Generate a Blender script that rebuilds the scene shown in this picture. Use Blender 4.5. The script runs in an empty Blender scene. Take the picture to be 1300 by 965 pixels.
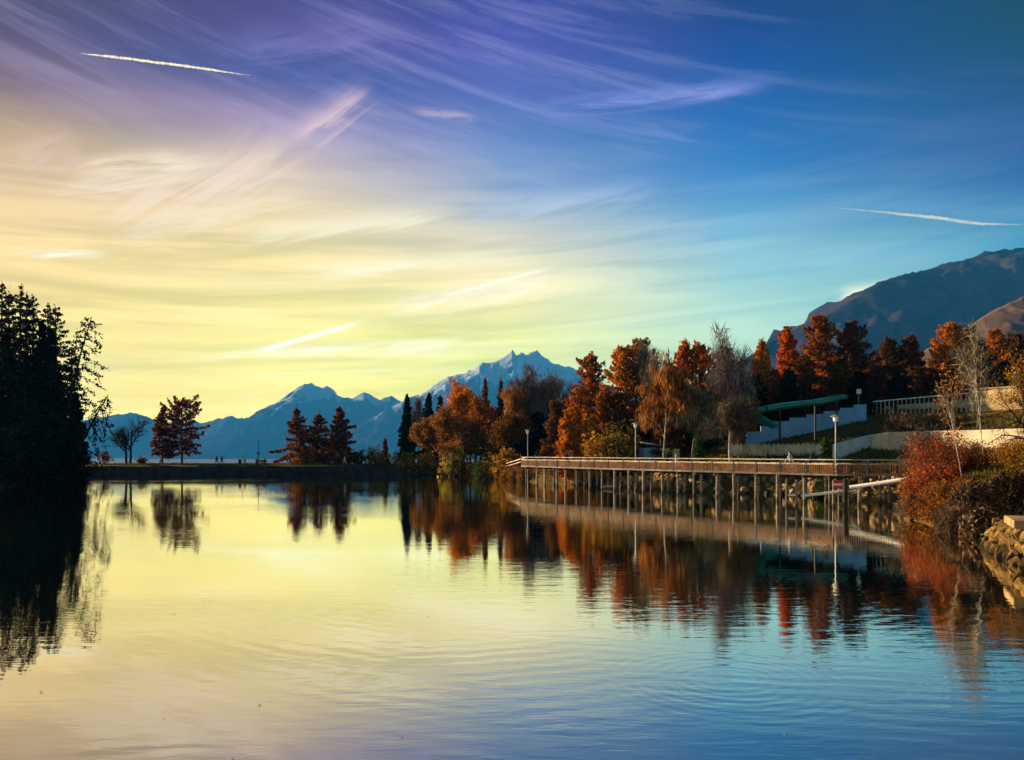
import bpy, bmesh, math
import numpy as np
from mathutils import Vector

# ------------------------------------------------------------------ scene
SC = bpy.context.scene
COL = SC.collection
F, YH, CH = 980.0, 575.0, 4.0          # focal length in photo pixels, horizon row, eye height above the lake

cam = bpy.data.cameras.new('camera')
cam.sensor_fit = 'HORIZONTAL'
cam.sensor_width = 36.0
cam.lens = 36.0 * F / 1300.0
cam.shift_y = (YH - 482.5) / 1300.0
cam.clip_start, cam.clip_end = 0.2, 90000.0
camo = bpy.data.objects.new('camera', cam)
camo.location = (0, 0, CH)
camo.rotation_euler = (math.pi / 2, 0, 0)
COL.objects.link(camo)
SC.camera = camo

SUN_AZ, SUN_EL = math.radians(-56), math.radians(17)
SUN = Vector((math.sin(SUN_AZ) * math.cos(SUN_EL), math.cos(SUN_AZ) * math.cos(SUN_EL), math.sin(SUN_EL)))

SC.view_settings.view_transform = 'Standard'
SC.view_settings.look = 'None'
SC.view_settings.gamma = 1.0
SC.view_settings.use_curve_mapping = False
SC.view_settings.exposure = 1.65
SC.render.engine = 'CYCLES'
SC.cycles.max_bounces = 5
SC.cycles.diffuse_bounces = 2
SC.cycles.glossy_bounces = 3
SC.cycles.volume_bounces = 0
SC.cycles.transparent_max_bounces = 12
SC.cycles.use_denoising = True
SC.cycles.sample_clamp_indirect = 6.0


def srgb(r, g, b, k=1.0):
    f = lambda c: (c / 255 / 12.92 if c <= 10 else ((c / 255 + 0.055) / 1.055) ** 2.4) * k
    return (f(r), f(g), f(b), 1.0)


# ------------------------------------------------------------------ world
CLOUD = 0.5          # strength of the cirrus veil
W = bpy.data.worlds.new('World')
SC.world = W
W.use_nodes = True
nt = W.node_tree
nt.nodes.clear()
N = lambda t: nt.nodes.new(t)


def wire(a, b):
    nt.links.new(a, b)


def vmath(op, a=None, b=None):
    n = N('ShaderNodeVectorMath')
    n.operation = op
    for i, v in enumerate((a, b)):
        if v is None:
            continue
        if isinstance(v, tuple):
            n.inputs[i].default_value = v
        else:
            wire(v, n.inputs[i])
    return n.outputs['Value'] if op in ('DOT_PRODUCT', 'LENGTH', 'DISTANCE') else n.outputs['Vector']


def fmath(op, a=None, b=None, c=None, clamp=False):
    n = N('ShaderNodeMath')
    n.operation = op
    n.use_clamp = clamp
    for i, v in enumerate((a, b, c)):
        if v is None:
            continue
        if isinstance(v, (int, float)):
            n.inputs[i].default_value = v
        else:
            wire(v, n.inputs[i])
    return n.outputs[0]


def maprange(v, a, b, c=0.0, d=1.0, smooth=False):
    n = N('ShaderNodeMapRange')
    n.interpolation_type = 'SMOOTHSTEP' if smooth else 'LINEAR'
    wire(v, n.inputs['Value'])
    for k, x in zip(('From Min', 'From Max', 'To Min', 'To Max'), (a, b, c, d)):
        n.inputs[k].default_value = x
    return n.outputs['Result']


# Blender's Mix node has several sockets with the same name: pick the colour ones
def mixcol(f, a, b, mode='MIX', tree=None):
    t = tree or nt
    n = t.nodes.new('ShaderNodeMix')
    n.data_type = 'RGBA'
    n.blend_type = mode
    for idx, v in ((0, f), (6, a), (7, b)):
        if isinstance(v, (int, float, tuple)):
            n.inputs[idx].default_value = v
        else:
            t.links.new(v, n.inputs[idx])
    return n.outputs[2]


def ramp(tree, fac, stops, interp='LINEAR'):
    n = tree.nodes.new('ShaderNodeValToRGB')
    n.color_ramp.interpolation = interp
    els = n.color_ramp.elements
    while len(els) < len(stops):
        els.new(0.5)
    for e, (p, c) in zip(els, stops):
        e.position = p
        e.color = c
    tree.links.new(fac, n.inputs['Fac'])
    return n.outputs['Color']


tc = N('ShaderNodeTexCoord')
D = vmath('NORMALIZE', tc.outputs['Generated'])
sep = N('ShaderNodeSeparateXYZ')
wire(D, sep.inputs[0])
el = fmath('MULTIPLY', fmath('ARCSINE', sep.outputs['Z']), 180 / math.pi)          # degrees above the horizon
comb = N('ShaderNodeCombineXYZ')
wire(sep.outputs['X'], comb.inputs[0])
wire(sep.outputs['Y'], comb.inputs[1])
Hn = vmath('NORMALIZE', comb.outputs[0])
daz = fmath('MULTIPLY', fmath('ARCCOSINE', vmath('DOT_PRODUCT', Hn, (math.sin(SUN_AZ), math.cos(SUN_AZ), 0.0))), 180 / math.pi)

# cirrus: noise on a flat layer seen in perspective (direction / height), combed along the wind
inv = fmath('DIVIDE', 1.0, fmath('MAXIMUM', fmath('ADD', sep.outputs['Z'], 0.06), 0.03))
plane = vmath('MULTIPLY', D, None)
nscale = nt.nodes[-1]
cinv = N('ShaderNodeCombineXYZ')
for i in range(3):
    wire(inv, cinv.inputs[i])
wire(cinv.outputs[0], nscale.inputs[1])


def cirrus(rot, scale, nsc, detail, dist, lo, hi, rough=0.55, off=(0, 0, 0)):
    m = N('ShaderNodeMapping')
    m.inputs['Rotation'].default_value = (0, 0, math.radians(rot))
    m.inputs['Scale'].default_value = scale
    m.inputs['Location'].default_value = off
    wire(plane, m.inputs['Vector'])
    n = N('ShaderNodeTexNoise')
    n.noise_dimensions = '2D'
    wire(m.outputs[0], n.inputs['Vector'])
    n.inputs['Scale'].default_value = nsc
    n.inputs['Detail'].default_value = detail
    n.inputs['Roughness'].default_value = rough
    n.inputs['Distortion'].default_value = dist
    return maprange(n.outputs['Fac'], lo, hi, 0, 1, True)


c1 = cirrus(14, (0.35, 1.3, 1), 1.3, 5, 0.8, 0.42, 0.74)
c3 = cirrus(4, (0.5, 0.8, 1), 0.75, 4, 0.4, 0.40, 0.68, 0.5, (7.3, 2.2, 0))
cloud = fmath('MULTIPLY', c1, c3)

# clear-sky radiance by height above the horizon (degrees): towards the sun, across it, away from it
HAZE_DENSITY, HAZE_FAR, HAZE_TOP = 9.5e-5, 12600.0, 1560.0
SKY_EL = [0, 3, 6, 9, 12.5, 16, 19, 22, 25, 28, 32, 55]
SKY_22 = [(0.377, 0.281, 0.000), (0.385, 0.274, 0.000), (0.354, 0.235, 0.000), (0.282, 0.177, 0.000), (0.292, 0.182, 0.027), (0.257, 0.153, 0.047), (0.154, 0.083, 0.011), (0.063, 0.021, 0.020), (0.028, 0.002, 0.012), (0.017, 0.000, 0.003), (0.007, 0.000, 0.003), (0.004, 0.007, 0.033)]
SKY_39 = [(0.327, 0.243, 0.000), (0.319, 0.240, 0.000), (0.329, 0.248, 0.000), (0.300, 0.228, 0.009), (0.280, 0.203, 0.030), (0.271, 0.187, 0.059), (0.220, 0.153, 0.092), (0.105, 0.061, 0.097), (0.017, 0.010, 0.070), (0.023, 0.003, 0.049), (0.011, 0.000, 0.029), (0.003, 0.007, 0.036)]
SKY_56 = [(0.241, 0.225, 0.000), (0.237, 0.221, 0.000), (0.217, 0.209, 0.001), (0.256, 0.222, 0.025), (0.302, 0.234, 0.084), (0.174, 0.154, 0.109), (0.068, 0.087, 0.144), (0.030, 0.049, 0.129), (0.027, 0.027, 0.117), (0.021, 0.012, 0.101), (0.009, 0.000, 0.073), (0.002, 0.007, 0.045)]
SKY_72 = [(0.196, 0.219, 0.079), (0.176, 0.209, 0.090), (0.166, 0.200, 0.090), (0.128, 0.188, 0.116), (0.095, 0.162, 0.150), (0.039, 0.106, 0.159), (0.007, 0.050, 0.135), (0.002, 0.028, 0.110), (0.000, 0.011, 0.085), (0.000, 0.000, 0.054), (0.000, 0.000, 0.018), (0.000, 0.004, 0.029)]
SKY_90 = [(0.122, 0.201, 0.131), (0.091, 0.169, 0.120), (0.065, 0.134, 0.099), (0.038, 0.105, 0.102), (0.011, 0.065, 0.092), (0.000, 0.015, 0.071), (0.000, 0.000, 0.047), (0.000, 0.000, 0.023), (0.000, 0.000, 0.000), (0.000, 0.000, 0.000), (0.000, 0.000, 0.000), (0.000, 0.003, 0.020)]
e01 = maprange(el, -4, 56)


def skyramp(rows):
    return ramp(nt, e01, [((e + 4) / 60.0, (*c, 1.0)) for e, c in zip(SKY_EL, rows)])


sky = skyramp(SKY_22)
for lo_, hi_, tab_ in ((22, 39, SKY_39), (39, 56, SKY_56), (56, 72, SKY_72), (72, 90, SKY_90)):
    sky = mixcol(maprange(daz, lo_, hi_), sky, skyramp(tab_))
azd = fmath('MULTIPLY', fmath('ARCTAN2', sep.outputs['X'], sep.outputs['Y']), 180 / math.pi)


def skynoise(ka, ke, tilt, scale, detail, rough, dist, lo, hi, off=0.0):
    """noise combed along the sky: ka, ke stretch across and up, tilt in degrees"""
    ca, sa = math.cos(math.radians(tilt)), math.sin(math.radians(tilt))
    c = N('ShaderNodeCombineXYZ')
    wire(fmath('MULTIPLY', fmath('ADD', fmath('MULTIPLY', azd, ca), fmath('MULTIPLY', el, sa)), ka), c.inputs[0])
    wire(fmath('MULTIPLY', fmath('SUBTRACT', fmath('MULTIPLY', el, ca), fmath('MULTIPLY', azd, sa)), ke), c.inputs[1])
    c.inputs[2].default_value = off
    n = N('ShaderNodeTexNoise')
    wire(c.outputs[0], n.inputs['Vector'])
    for k_, v_ in (('Scale', scale), ('Detail', detail), ('Roughness', rough), ('Distortion', dist)):
        n.inputs[k_].default_value = v_
    return maprange(n.outputs['Fac'], lo, hi, 0, 1, True)


# layered cirrostratus low in the bright half of the sky
band = skynoise(0.045, 0.55, 3, 1.0, 6, 0.62, 0.7, 0.33, 0.68, 2.7)
bmask = fmath('MULTIPLY', maprange(el, 13, 24, 1, 0, True), maprange(daz, 55, 88, 1.0, 0.25))
dim = mixcol(1.0, sky, mixcol(band, (0.84, 0.89, 0.95, 1), (1.20, 1.17, 1.10, 1)), 'MULTIPLY')
dim = mixcol(fmath('MULTIPLY', band, 0.17), dim, srgb(255, 246, 205, 0.33))
sky = mixcol(bmask, sky, dim)
# combed fibres high up
fib = skynoise(0.05, 0.85, -14, 1.0, 6, 0.66, 0.6, 0.42, 0.72, 8.1)
big = skynoise(0.05, 0.12, -10, 1.0, 4, 0.5, 0.5, 0.36, 0.62, 5.5)
fmask = fmath('MULTIPLY', maprange(el, 14, 22, 0, 1, True), fmath('MULTIPLY', fib, big))
lite = mixcol(0.5, mixcol(1.0, sky, (1.7, 1.5, 1.35, 1), 'MULTIPLY'), srgb(170, 166, 205, 0.32))
sky = mixcol(fmath('MULTIPLY', fmask, maprange(daz, 55, 85, 0.60, 0.12)), sky, lite)
sky = mixcol(fmath('MULTIPLY', maprange(big, 0.0, 0.35, 0.30, 0.0), maprange(el, 16, 22, 0, 1, True)), sky, mixcol(1.0, sky, (0.55, 0.78, 1.0, 1), 'MULTIPLY'))
# thin veil on a flat layer, seen in perspective; lit by the low sun
S = lambda r, g, b_: srgb(r, g, b_, 0.325)
ccol = mixcol(maprange(daz, 30, 85), S(255, 240, 205), S(160, 210, 235))
ccol = mixcol(maprange(el, 15, 24), ccol, mixcol(1.0, sky, (1.45, 1.38, 1.30, 1), 'MULTIPLY'))
veil = fmath('MULTIPLY', fmath('MULTIPLY', cloud, CLOUD), maprange(daz, 50, 90, 1.0, 0.35))
sky = mixcol(veil, sky, ccol)
# single wisps of cirrus and old, spread vapour trails: (from, to) as photo pixels, width in degrees, strength, colour


def skydir(px, py):
    a = math.atan((px - 650) / F)
    return math.degrees(a), math.degrees(math.atan((YH - py) / F * math.cos(a)))


fibres = [skynoise(0.10, 1.1, q + 6, 1.0, 5, 0.68, 0.5, 0.30, 0.66, q * 0.7) for q in (-4, 9, 30)]
for (p0, p1, wd, st, cc) in (((360, 182), (480, 108), 0.9, 0.55, (228, 188, 192)), ((512, 138), (612, 150), 0.24, 0.50, (228, 190, 205)),
                             ((660, 134), (1010, 95), 0.5, 0.45, (150, 150, 220)), ((80, 210), (250, 196), 0.55, 0.55, (255, 226, 186)),
                             ((0, 322), (150, 322), 0.22, 0.7, (255, 246, 220)), ((470, 392), (725, 350), 0.75, 0.6, (255, 242, 205)),
                             ((180, 455), (640, 428), 0.35, 0.6, (255, 250, 205)), ((1056, 375), (1140, 361), 0.42, 0.95, (255, 240, 196)),
                             ((90, 275), (400, 172), 1.5, 0.42, (250, 220, 190)), ((545, 380), (716, 335), 0.13, 0.5, (255, 246, 215)), ((296, 455), (474, 404), 0.15, 0.9, (255, 253, 228)),
                             ((40, 250), (300, 195), 0.7, 0.5, (255, 232, 196)), ((250, 300), (620, 262), 0.8, 0.4, (252, 240, 200)), ((330, 345), (700, 318), 0.5, 0.4, (255, 246, 205)),
                             ((120, 300), (420, 240), 0.6, 0.4, (255, 236, 200)),
                             ((0, 205), (110, 175), 1.0, 0.4, (225, 190, 160)), ((560, 270), (860, 235), 0.9, 0.3, (190, 205, 225)),
                             ((250, 60), (520, 30), 1.2, 0.25, (140, 120, 185))):
    (a0, e0), (a1, e1) = skydir(*p0), skydir(*p1)
    L = math.hypot(a1 - a0, e1 - e0) / 2
    ca, sa = (a1 - a0) / (2 * L), (e1 - e0) / (2 * L)
    du = fmath('SUBTRACT', azd, (a0 + a1) / 2)
    dv = fmath('SUBTRACT', el, (e0 + e1) / 2)
    al = fmath('ABSOLUTE', fmath('ADD', fmath('MULTIPLY', du, ca), fmath('MULTIPLY', dv, sa)))
    ac = fmath('DIVIDE', fmath('SUBTRACT', fmath('MULTIPLY', dv, ca), fmath('MULTIPLY', du, sa)), wd)
    if wd > 0.2:
        fibre = fibres[int(np.argmin([abs(math.degrees(math.atan2(sa, ca)) - q) for q in (-4, 9, 30)]))]
        ac = fmath('ADD', ac, fmath('MULTIPLY_ADD', fibre, 0.9, -0.45))
    g = fmath('EXPONENT', fmath('MULTIPLY', fmath('MULTIPLY', ac, ac), -1.0))
    g = fmath('MULTIPLY', g, maprange(al, L * 0.35, L, min(1.0, st * 1.7), 0.0, True))
    if wd > 0.2:
        g = fmath('MULTIPLY', g, fibre)
    sky = mixcol(g, sky, srgb(*cc, 0.325))
# the sky is seen through the low haze: bright enough to shine through it
path = fmath('MINIMUM', fmath('DIVIDE', HAZE_TOP, fmath('MAXIMUM', sep.outputs['Z'], 0.01)), HAZE_FAR)
gain = fmath('EXPONENT', fmath('MULTIPLY', path, HAZE_DENSITY))
bg = N('ShaderNodeBackground')
wire(sky, bg.inputs['Color'])
wire(gain, bg.inputs['Strength'])
nish = N('ShaderNodeTexSky')
nish.sky_type = 'NISHITA'
nish.sun_disc = False
nish.sun_elevation = SUN_EL
nish.sun_rotation = SUN_AZ
nish.altitude = 1500
bg2 = N('ShaderNodeBackground')
wire(nish.outputs[0], bg2.inputs['Color'])
bg2.inputs['Strength'].default_value = 0.05
mx = N('ShaderNodeMixShader')
mx.inputs[0].default_value = 0.96
wire(bg2.outputs[0], mx.inputs[1])
wire(bg.outputs[0], mx.inputs[2])
wo = N('ShaderNodeOutputWorld')
wire(mx.outputs[0], wo.inputs['Surface'])

sl = bpy.data.lights.new('sun', 'SUN')
sl.energy = 5.0
sl.angle = math.radians(0.6)
sl.color = (1.0, 0.74, 0.42)
so = bpy.data.objects.new('sun', sl)
so.rotation_euler = SUN.to_track_quat('Z', 'Y').to_euler()
so.location = SUN * 300
COL.objects.link(so)

# ------------------------------------------------------------------ materials
MATS = {}


def newmat(name):
    m = bpy.data.materials.new(name)
    m.use_nodes = True
    t = m.node_tree
    t.nodes.clear()
    out = t.nodes.new('ShaderNodeOutputMaterial')
    MATS[name] = m
    return m, t, out


def tnoise(t, scale, detail=5, rough=0.55, coord='Object', dist=0.0, stretch=None):
    c = t.nodes.new('ShaderNodeTexCoord')
    n = t.nodes.new('ShaderNodeTexNoise')
    src = c.outputs[coord]
    if stretch:
        m = t.nodes.new('ShaderNodeMapping')
        m.inputs['Scale'].default_value = stretch
        t.links.new(src, m.inputs['Vector'])
        src = m.outputs[0]
    t.links.new(src, n.inputs['Vector'])
    n.inputs['Scale'].default_value = scale
    n.inputs['Detail'].default_value = detail
    n.inputs['Roughness'].default_value = rough
    n.inputs['Distortion'].default_value = dist
    return n.outputs['Fac']


def surf(name, c1, c2, scale=3.0, rough=0.85, bump=0.3, stretch=None, detail=6, lo=0.35, hi=0.65, metal=0.0, spec=0.3, bscale=None, rnd=0.0, wet=False):
    m, t, out = newmat(name)
    b = t.nodes.new('ShaderNodeBsdfPrincipled')
    n = tnoise(t, scale, detail, stretch=stretch)
    col = ramp(t, n, [(lo, (*c1, 1)), (hi, (*c2, 1))])
    if wet:                                             # dark wet band at the waterline
        ge = t.nodes.new('ShaderNodeNewGeometry')
        sz = t.nodes.new('ShaderNodeSeparateXYZ')
        t.links.new(ge.outputs['Position'], sz.inputs[0])
        ad = t.nodes.new('ShaderNodeMath')
        ad.operation = 'MULTIPLY_ADD'
        t.links.new(tnoise(t, 3.0, 4, coord='Object'), ad.inputs[0])
        ad.inputs[1].default_value = -0.35
        t.links.new(sz.outputs['Z'], ad.inputs[2])
        col = mixcol(1.0, col, ramp(t, ad.outputs[0], [(0.0, (0.30, 0.32, 0.28, 1)), (0.16, (1, 1, 1, 1))]), 'MULTIPLY', t)
    if rnd:                                             # each piece a little lighter or darker than its neighbours
        oi = t.nodes.new('ShaderNodeObjectInfo')
        g = ramp(t, oi.outputs['Random'], [(0.0, (1 - rnd, 1 - rnd, 1 - rnd * 0.9, 1)), (1.0, (1 + rnd * 0.5, 1 + rnd * 0.45, 1 + rnd * 0.4, 1))])
        col = mixcol(1.0, col, g, 'MULTIPLY', t)
    t.links.new(col, b.inputs['Base Color'])
    b.inputs['Roughness'].default_value = rough
    b.inputs['Metallic'].default_value = metal
    b.inputs['Specular IOR Level'].default_value = spec
    if bump:
        bn = t.nodes.new('ShaderNodeBump')
        bn.inputs['Strength'].default_value = bump
        bn.inputs['Distance'].default_value = 0.08
        t.links.new(tnoise(t, bscale or scale * 3, 6, stretch=stretch), bn.inputs['Height'])
        t.links.new(bn.outputs[0], b.inputs['Normal'])
    t.links.new(b.outputs[0], out.inputs['Surface'])
    return m


def leafmat(name, c1, c2, trans=0.42, clump=0.35):
    m, t, out = newmat(name)
    at = t.nodes.new('ShaderNodeAttribute')
    at.attribute_name = 'tint'
    n = tnoise(t, clump, 3)
    add = t.nodes.new('ShaderNodeMath')
    add.operation = 'ADD'
    add.use_clamp = True
    sub = t.nodes.new('ShaderNodeMath')
    sub.operation = 'MULTIPLY_ADD'
    t.links.new(n, sub.inputs[0])
    sub.inputs[1].default_value = 1.4
    sub.inputs[2].default_value = -0.7
    t.links.new(at.outputs['Fac'], add.inputs[0])
    t.links.new(sub.outputs[0], add.inputs[1])
    col = ramp(t, add.outputs[0], [(0.0, (c1[0] * 0.45, c1[1] * 0.6, c1[2] * 0.8, 1)), (0.3, (*c1, 1)), (0.85, (*c2, 1)), (1.0, (min(0.85, c2[0] * 1.15), c2[1] * 1.5 + 0.01, c2[2] * 1.8 + 0.005, 1))])
    d = t.nodes.new('ShaderNodeBsdfDiffuse')
    tr = t.nodes.new('ShaderNodeBsdfTranslucent')
    t.links.new(col, d.inputs['Color'])
    t.links.new(col, tr.inputs['Color'])
    ms = t.nodes.new('ShaderNodeMixShader')
    ms.inputs[0].default_value = trans
    t.links.new(d.outputs[0], ms.inputs[1])
    t.links.new(tr.outputs[0], ms.inputs[2])
    t.links.new(ms.outputs[0], out.inputs['Surface'])
    return m


surf('bark', (0.030, 0.020, 0.014), (0.075, 0.052, 0.036), 2.5, 0.95, 0.5, (1, 1, 0.25))
surf('bark_dark', (0.012, 0.009, 0.007), (0.03, 0.022, 0.016), 2.5, 0.95, 0.4, (1, 1, 0.25))
surf('bark_birch', (0.11, 0.095, 0.08), (0.50, 0.45, 0.39), 1.4, 0.8, 0.2, (1, 1, 3.0), lo=0.36, hi=0.5)
surf('bark_grey', (0.06, 0.05, 0.045), (0.15, 0.125, 0.11), 2.0, 0.9, 0.4, (1, 1, 0.3))
leafmat('needles_rust', (0.17, 0.042, 0.006), (0.46, 0.130, 0.016))
leafmat('needles_red', (0.30, 0.045, 0.004), (0.68, 0.135, 0.008))
leafmat('needles_orange', (0.36, 0.090, 0.006), (0.74, 0.24, 0.012))
leafmat('needles_brown', (0.075, 0.030, 0.010), (0.22, 0.088, 0.022))
leafmat('needles_maroon', (0.085, 0.026, 0.018), (0.23, 0.062, 0.034))
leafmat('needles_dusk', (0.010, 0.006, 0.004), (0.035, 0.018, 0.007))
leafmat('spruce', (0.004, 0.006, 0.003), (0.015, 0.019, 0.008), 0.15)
leafmat('spruce_green', (0.025, 0.055, 0.012), (0.085, 0.14, 0.03), 0.2)
leafmat('leaf_gold', (0.26, 0.12, 0.010), (0.56, 0.26, 0.022))
leafmat('leaf_olive', (0.12, 0.085, 0.014), (0.36, 0.21, 0.03))
leafmat('leaf_yellow', (0.22, 0.16, 0.025), (0.55, 0.38, 0.07))
leafmat('leaf_copper', (0.15, 0.055, 0.014), (0.42, 0.16, 0.03))
leafmat('leaf_red', (0.18, 0.035, 0.012), (0.50, 0.12, 0.03), clump=0.9)
leafmat('twig_mauve', (0.10, 0.060, 0.062), (0.27, 0.17, 0.16), 0.1)
leafmat('twig_brown', (0.075, 0.042, 0.026), (0.23, 0.135, 0.075), 0.1)
leafmat('twig_tan', (0.13, 0.09, 0.055), (0.36, 0.26, 0.16), 0.1)
leafmat('grass', (0.045, 0.050, 0.008), (0.17, 0.14, 0.018), 0.25, 0.12)
leafmat('grass_rust', (0.17, 0.065, 0.010), (0.46, 0.20, 0.03), 0.25, 0.5)
surf('wood_grey', (0.12, 0.095, 0.075), (0.34, 0.27, 0.21), 1.2, 0.8, 0.3, (1, 1, 6), rnd=0.55, wet=True)
surf('wood_rail', (0.30, 0.23, 0.165), (0.66, 0.53, 0.39), 1.1, 0.8, 0.3, rnd=0.25)
surf('wood_brown', (0.07, 0.028, 0.011), (0.20, 0.082, 0.030), 1.6, 0.85, 0.3)
surf('wood_dark', (0.022, 0.016, 0.012), (0.06, 0.042, 0.03), 1.5, 0.9, 0.3)
surf('rock', (0.15, 0.10, 0.05), (0.46, 0.30, 0.13), 1.6, 0.9, 0.8, rnd=0.6, wet=True)
surf('rock_wall', (0.10, 0.058, 0.018), (0.38, 0.225, 0.052), 3.0, 0.88, 1.0, rnd=0.6, wet=True)
surf('concrete', (0.34, 0.30, 0.25), (0.52, 0.47, 0.40), 0.8, 0.85, 0.15)
surf('plaster', (0.36, 0.30, 0.22), (0.56, 0.48, 0.37), 0.7, 0.85, 0.15)
surf('tan_stone', (0.42, 0.27, 0.12), (0.66, 0.46, 0.23), 1.3, 0.9, 0.4)
surf('white_paint', (0.55, 0.53, 0.50), (0.78, 0.76, 0.72), 0.8, 0.6, 0.05)
surf('blue_and_shaded_boards', (0.20, 0.34, 0.58), (0.30, 0.46, 0.70), 0.8, 0.7, 0.05)  # on the stepped fence this blue is shade put into the board colour
surf('steel', (0.20, 0.20, 0.20), (0.34, 0.34, 0.33), 1.0, 0.45, 0.0, metal=0.4)
surf('dark_metal', (0.012, 0.012, 0.013), (0.03, 0.03, 0.03), 1.0, 0.6, 0.0)
surf('teal_plastic', (0.010, 0.17, 0.13), (0.02, 0.27, 0.20), 0.6, 0.35, 0.0, spec=0.5)
surf('red_paint', (0.5, 0.02, 0.015), (0.6, 0.04, 0.03), 1.0, 0.5, 0.0)
surf('skin', (0.42, 0.24, 0.17), (0.5, 0.30, 0.22), 4, 0.6, 0.0)
surf('hair', (0.02, 0.013, 0.008), (0.04, 0.026, 0.015), 20, 0.7, 0.0)
for nm, c in (('black', (0.012, 0.012, 0.014)), ('navy', (0.015, 0.022, 0.05)), ('grey', (0.12, 0.12, 0.125)), ('white', (0.62, 0.60, 0.58)),
              ('red', (0.28, 0.02, 0.02)), ('olive', (0.05, 0.05, 0.025))):
    surf('cloth_' + nm, tuple(v * 0.8 for v in c), c, 12, 0.9, 0.0)

# lamp glass
m, t, out = newmat('lamp_glass')
b = t.nodes.new('ShaderNodeBsdfPrincipled')
b.inputs['Base Color'].default_value = (0.8, 0.78, 0.72, 1)
b.inputs['Roughness'].default_value = 0.25
t.links.new(b.outputs[0], out.inputs['Surface'])

# ------------------------------------------------------------------ helpers


def put(name, me, mat=None, parent=None, label=None, cat=None, group=None, kind=None, loc=None):
    o = bpy.data.objects.new(name, me)
    COL.objects.link(o)
    if me is not None and mat is not None:
        if isinstance(mat, str):
            mat = [mat]
        if len(me.materials) == 0:
            for q in mat:
                me.materials.append(MATS[q])
    if parent:
        o.parent = parent
    if loc is not None:
        o.location = loc
    for k, v in (('label', label), ('category', cat), ('group', group), ('kind', kind)):
        if v:
            o[k] = v
    return o


def mesh(name, V, Fq, tint=None, smooth=False):
    V = np.asarray(V, np.float32).reshape(-1, 3)
    Fq = np.asarray(Fq, np.int32)
    k = Fq.shape[1]
    me = bpy.data.meshes.new(name)
    me.vertices.add(len(V))
    me.vertices.foreach_set('co', V.ravel())
    me.loops.add(Fq.size)
    me.loops.foreach_set('vertex_index', Fq.ravel())
    me.polygons.add(len(Fq))
    me.polygons.foreach_set('loop_start', np.arange(len(Fq), dtype=np.int32) * k)
    me.polygons.foreach_set('use_smooth', np.full(len(Fq), smooth, dtype=bool))
    me.update(calc_edges=True)
    if tint is not None:
        a = me.attributes.new('tint', 'FLOAT', 'POINT')
        a.data.foreach_set('value', np.asarray(tint, np.float32))
    return me


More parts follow.
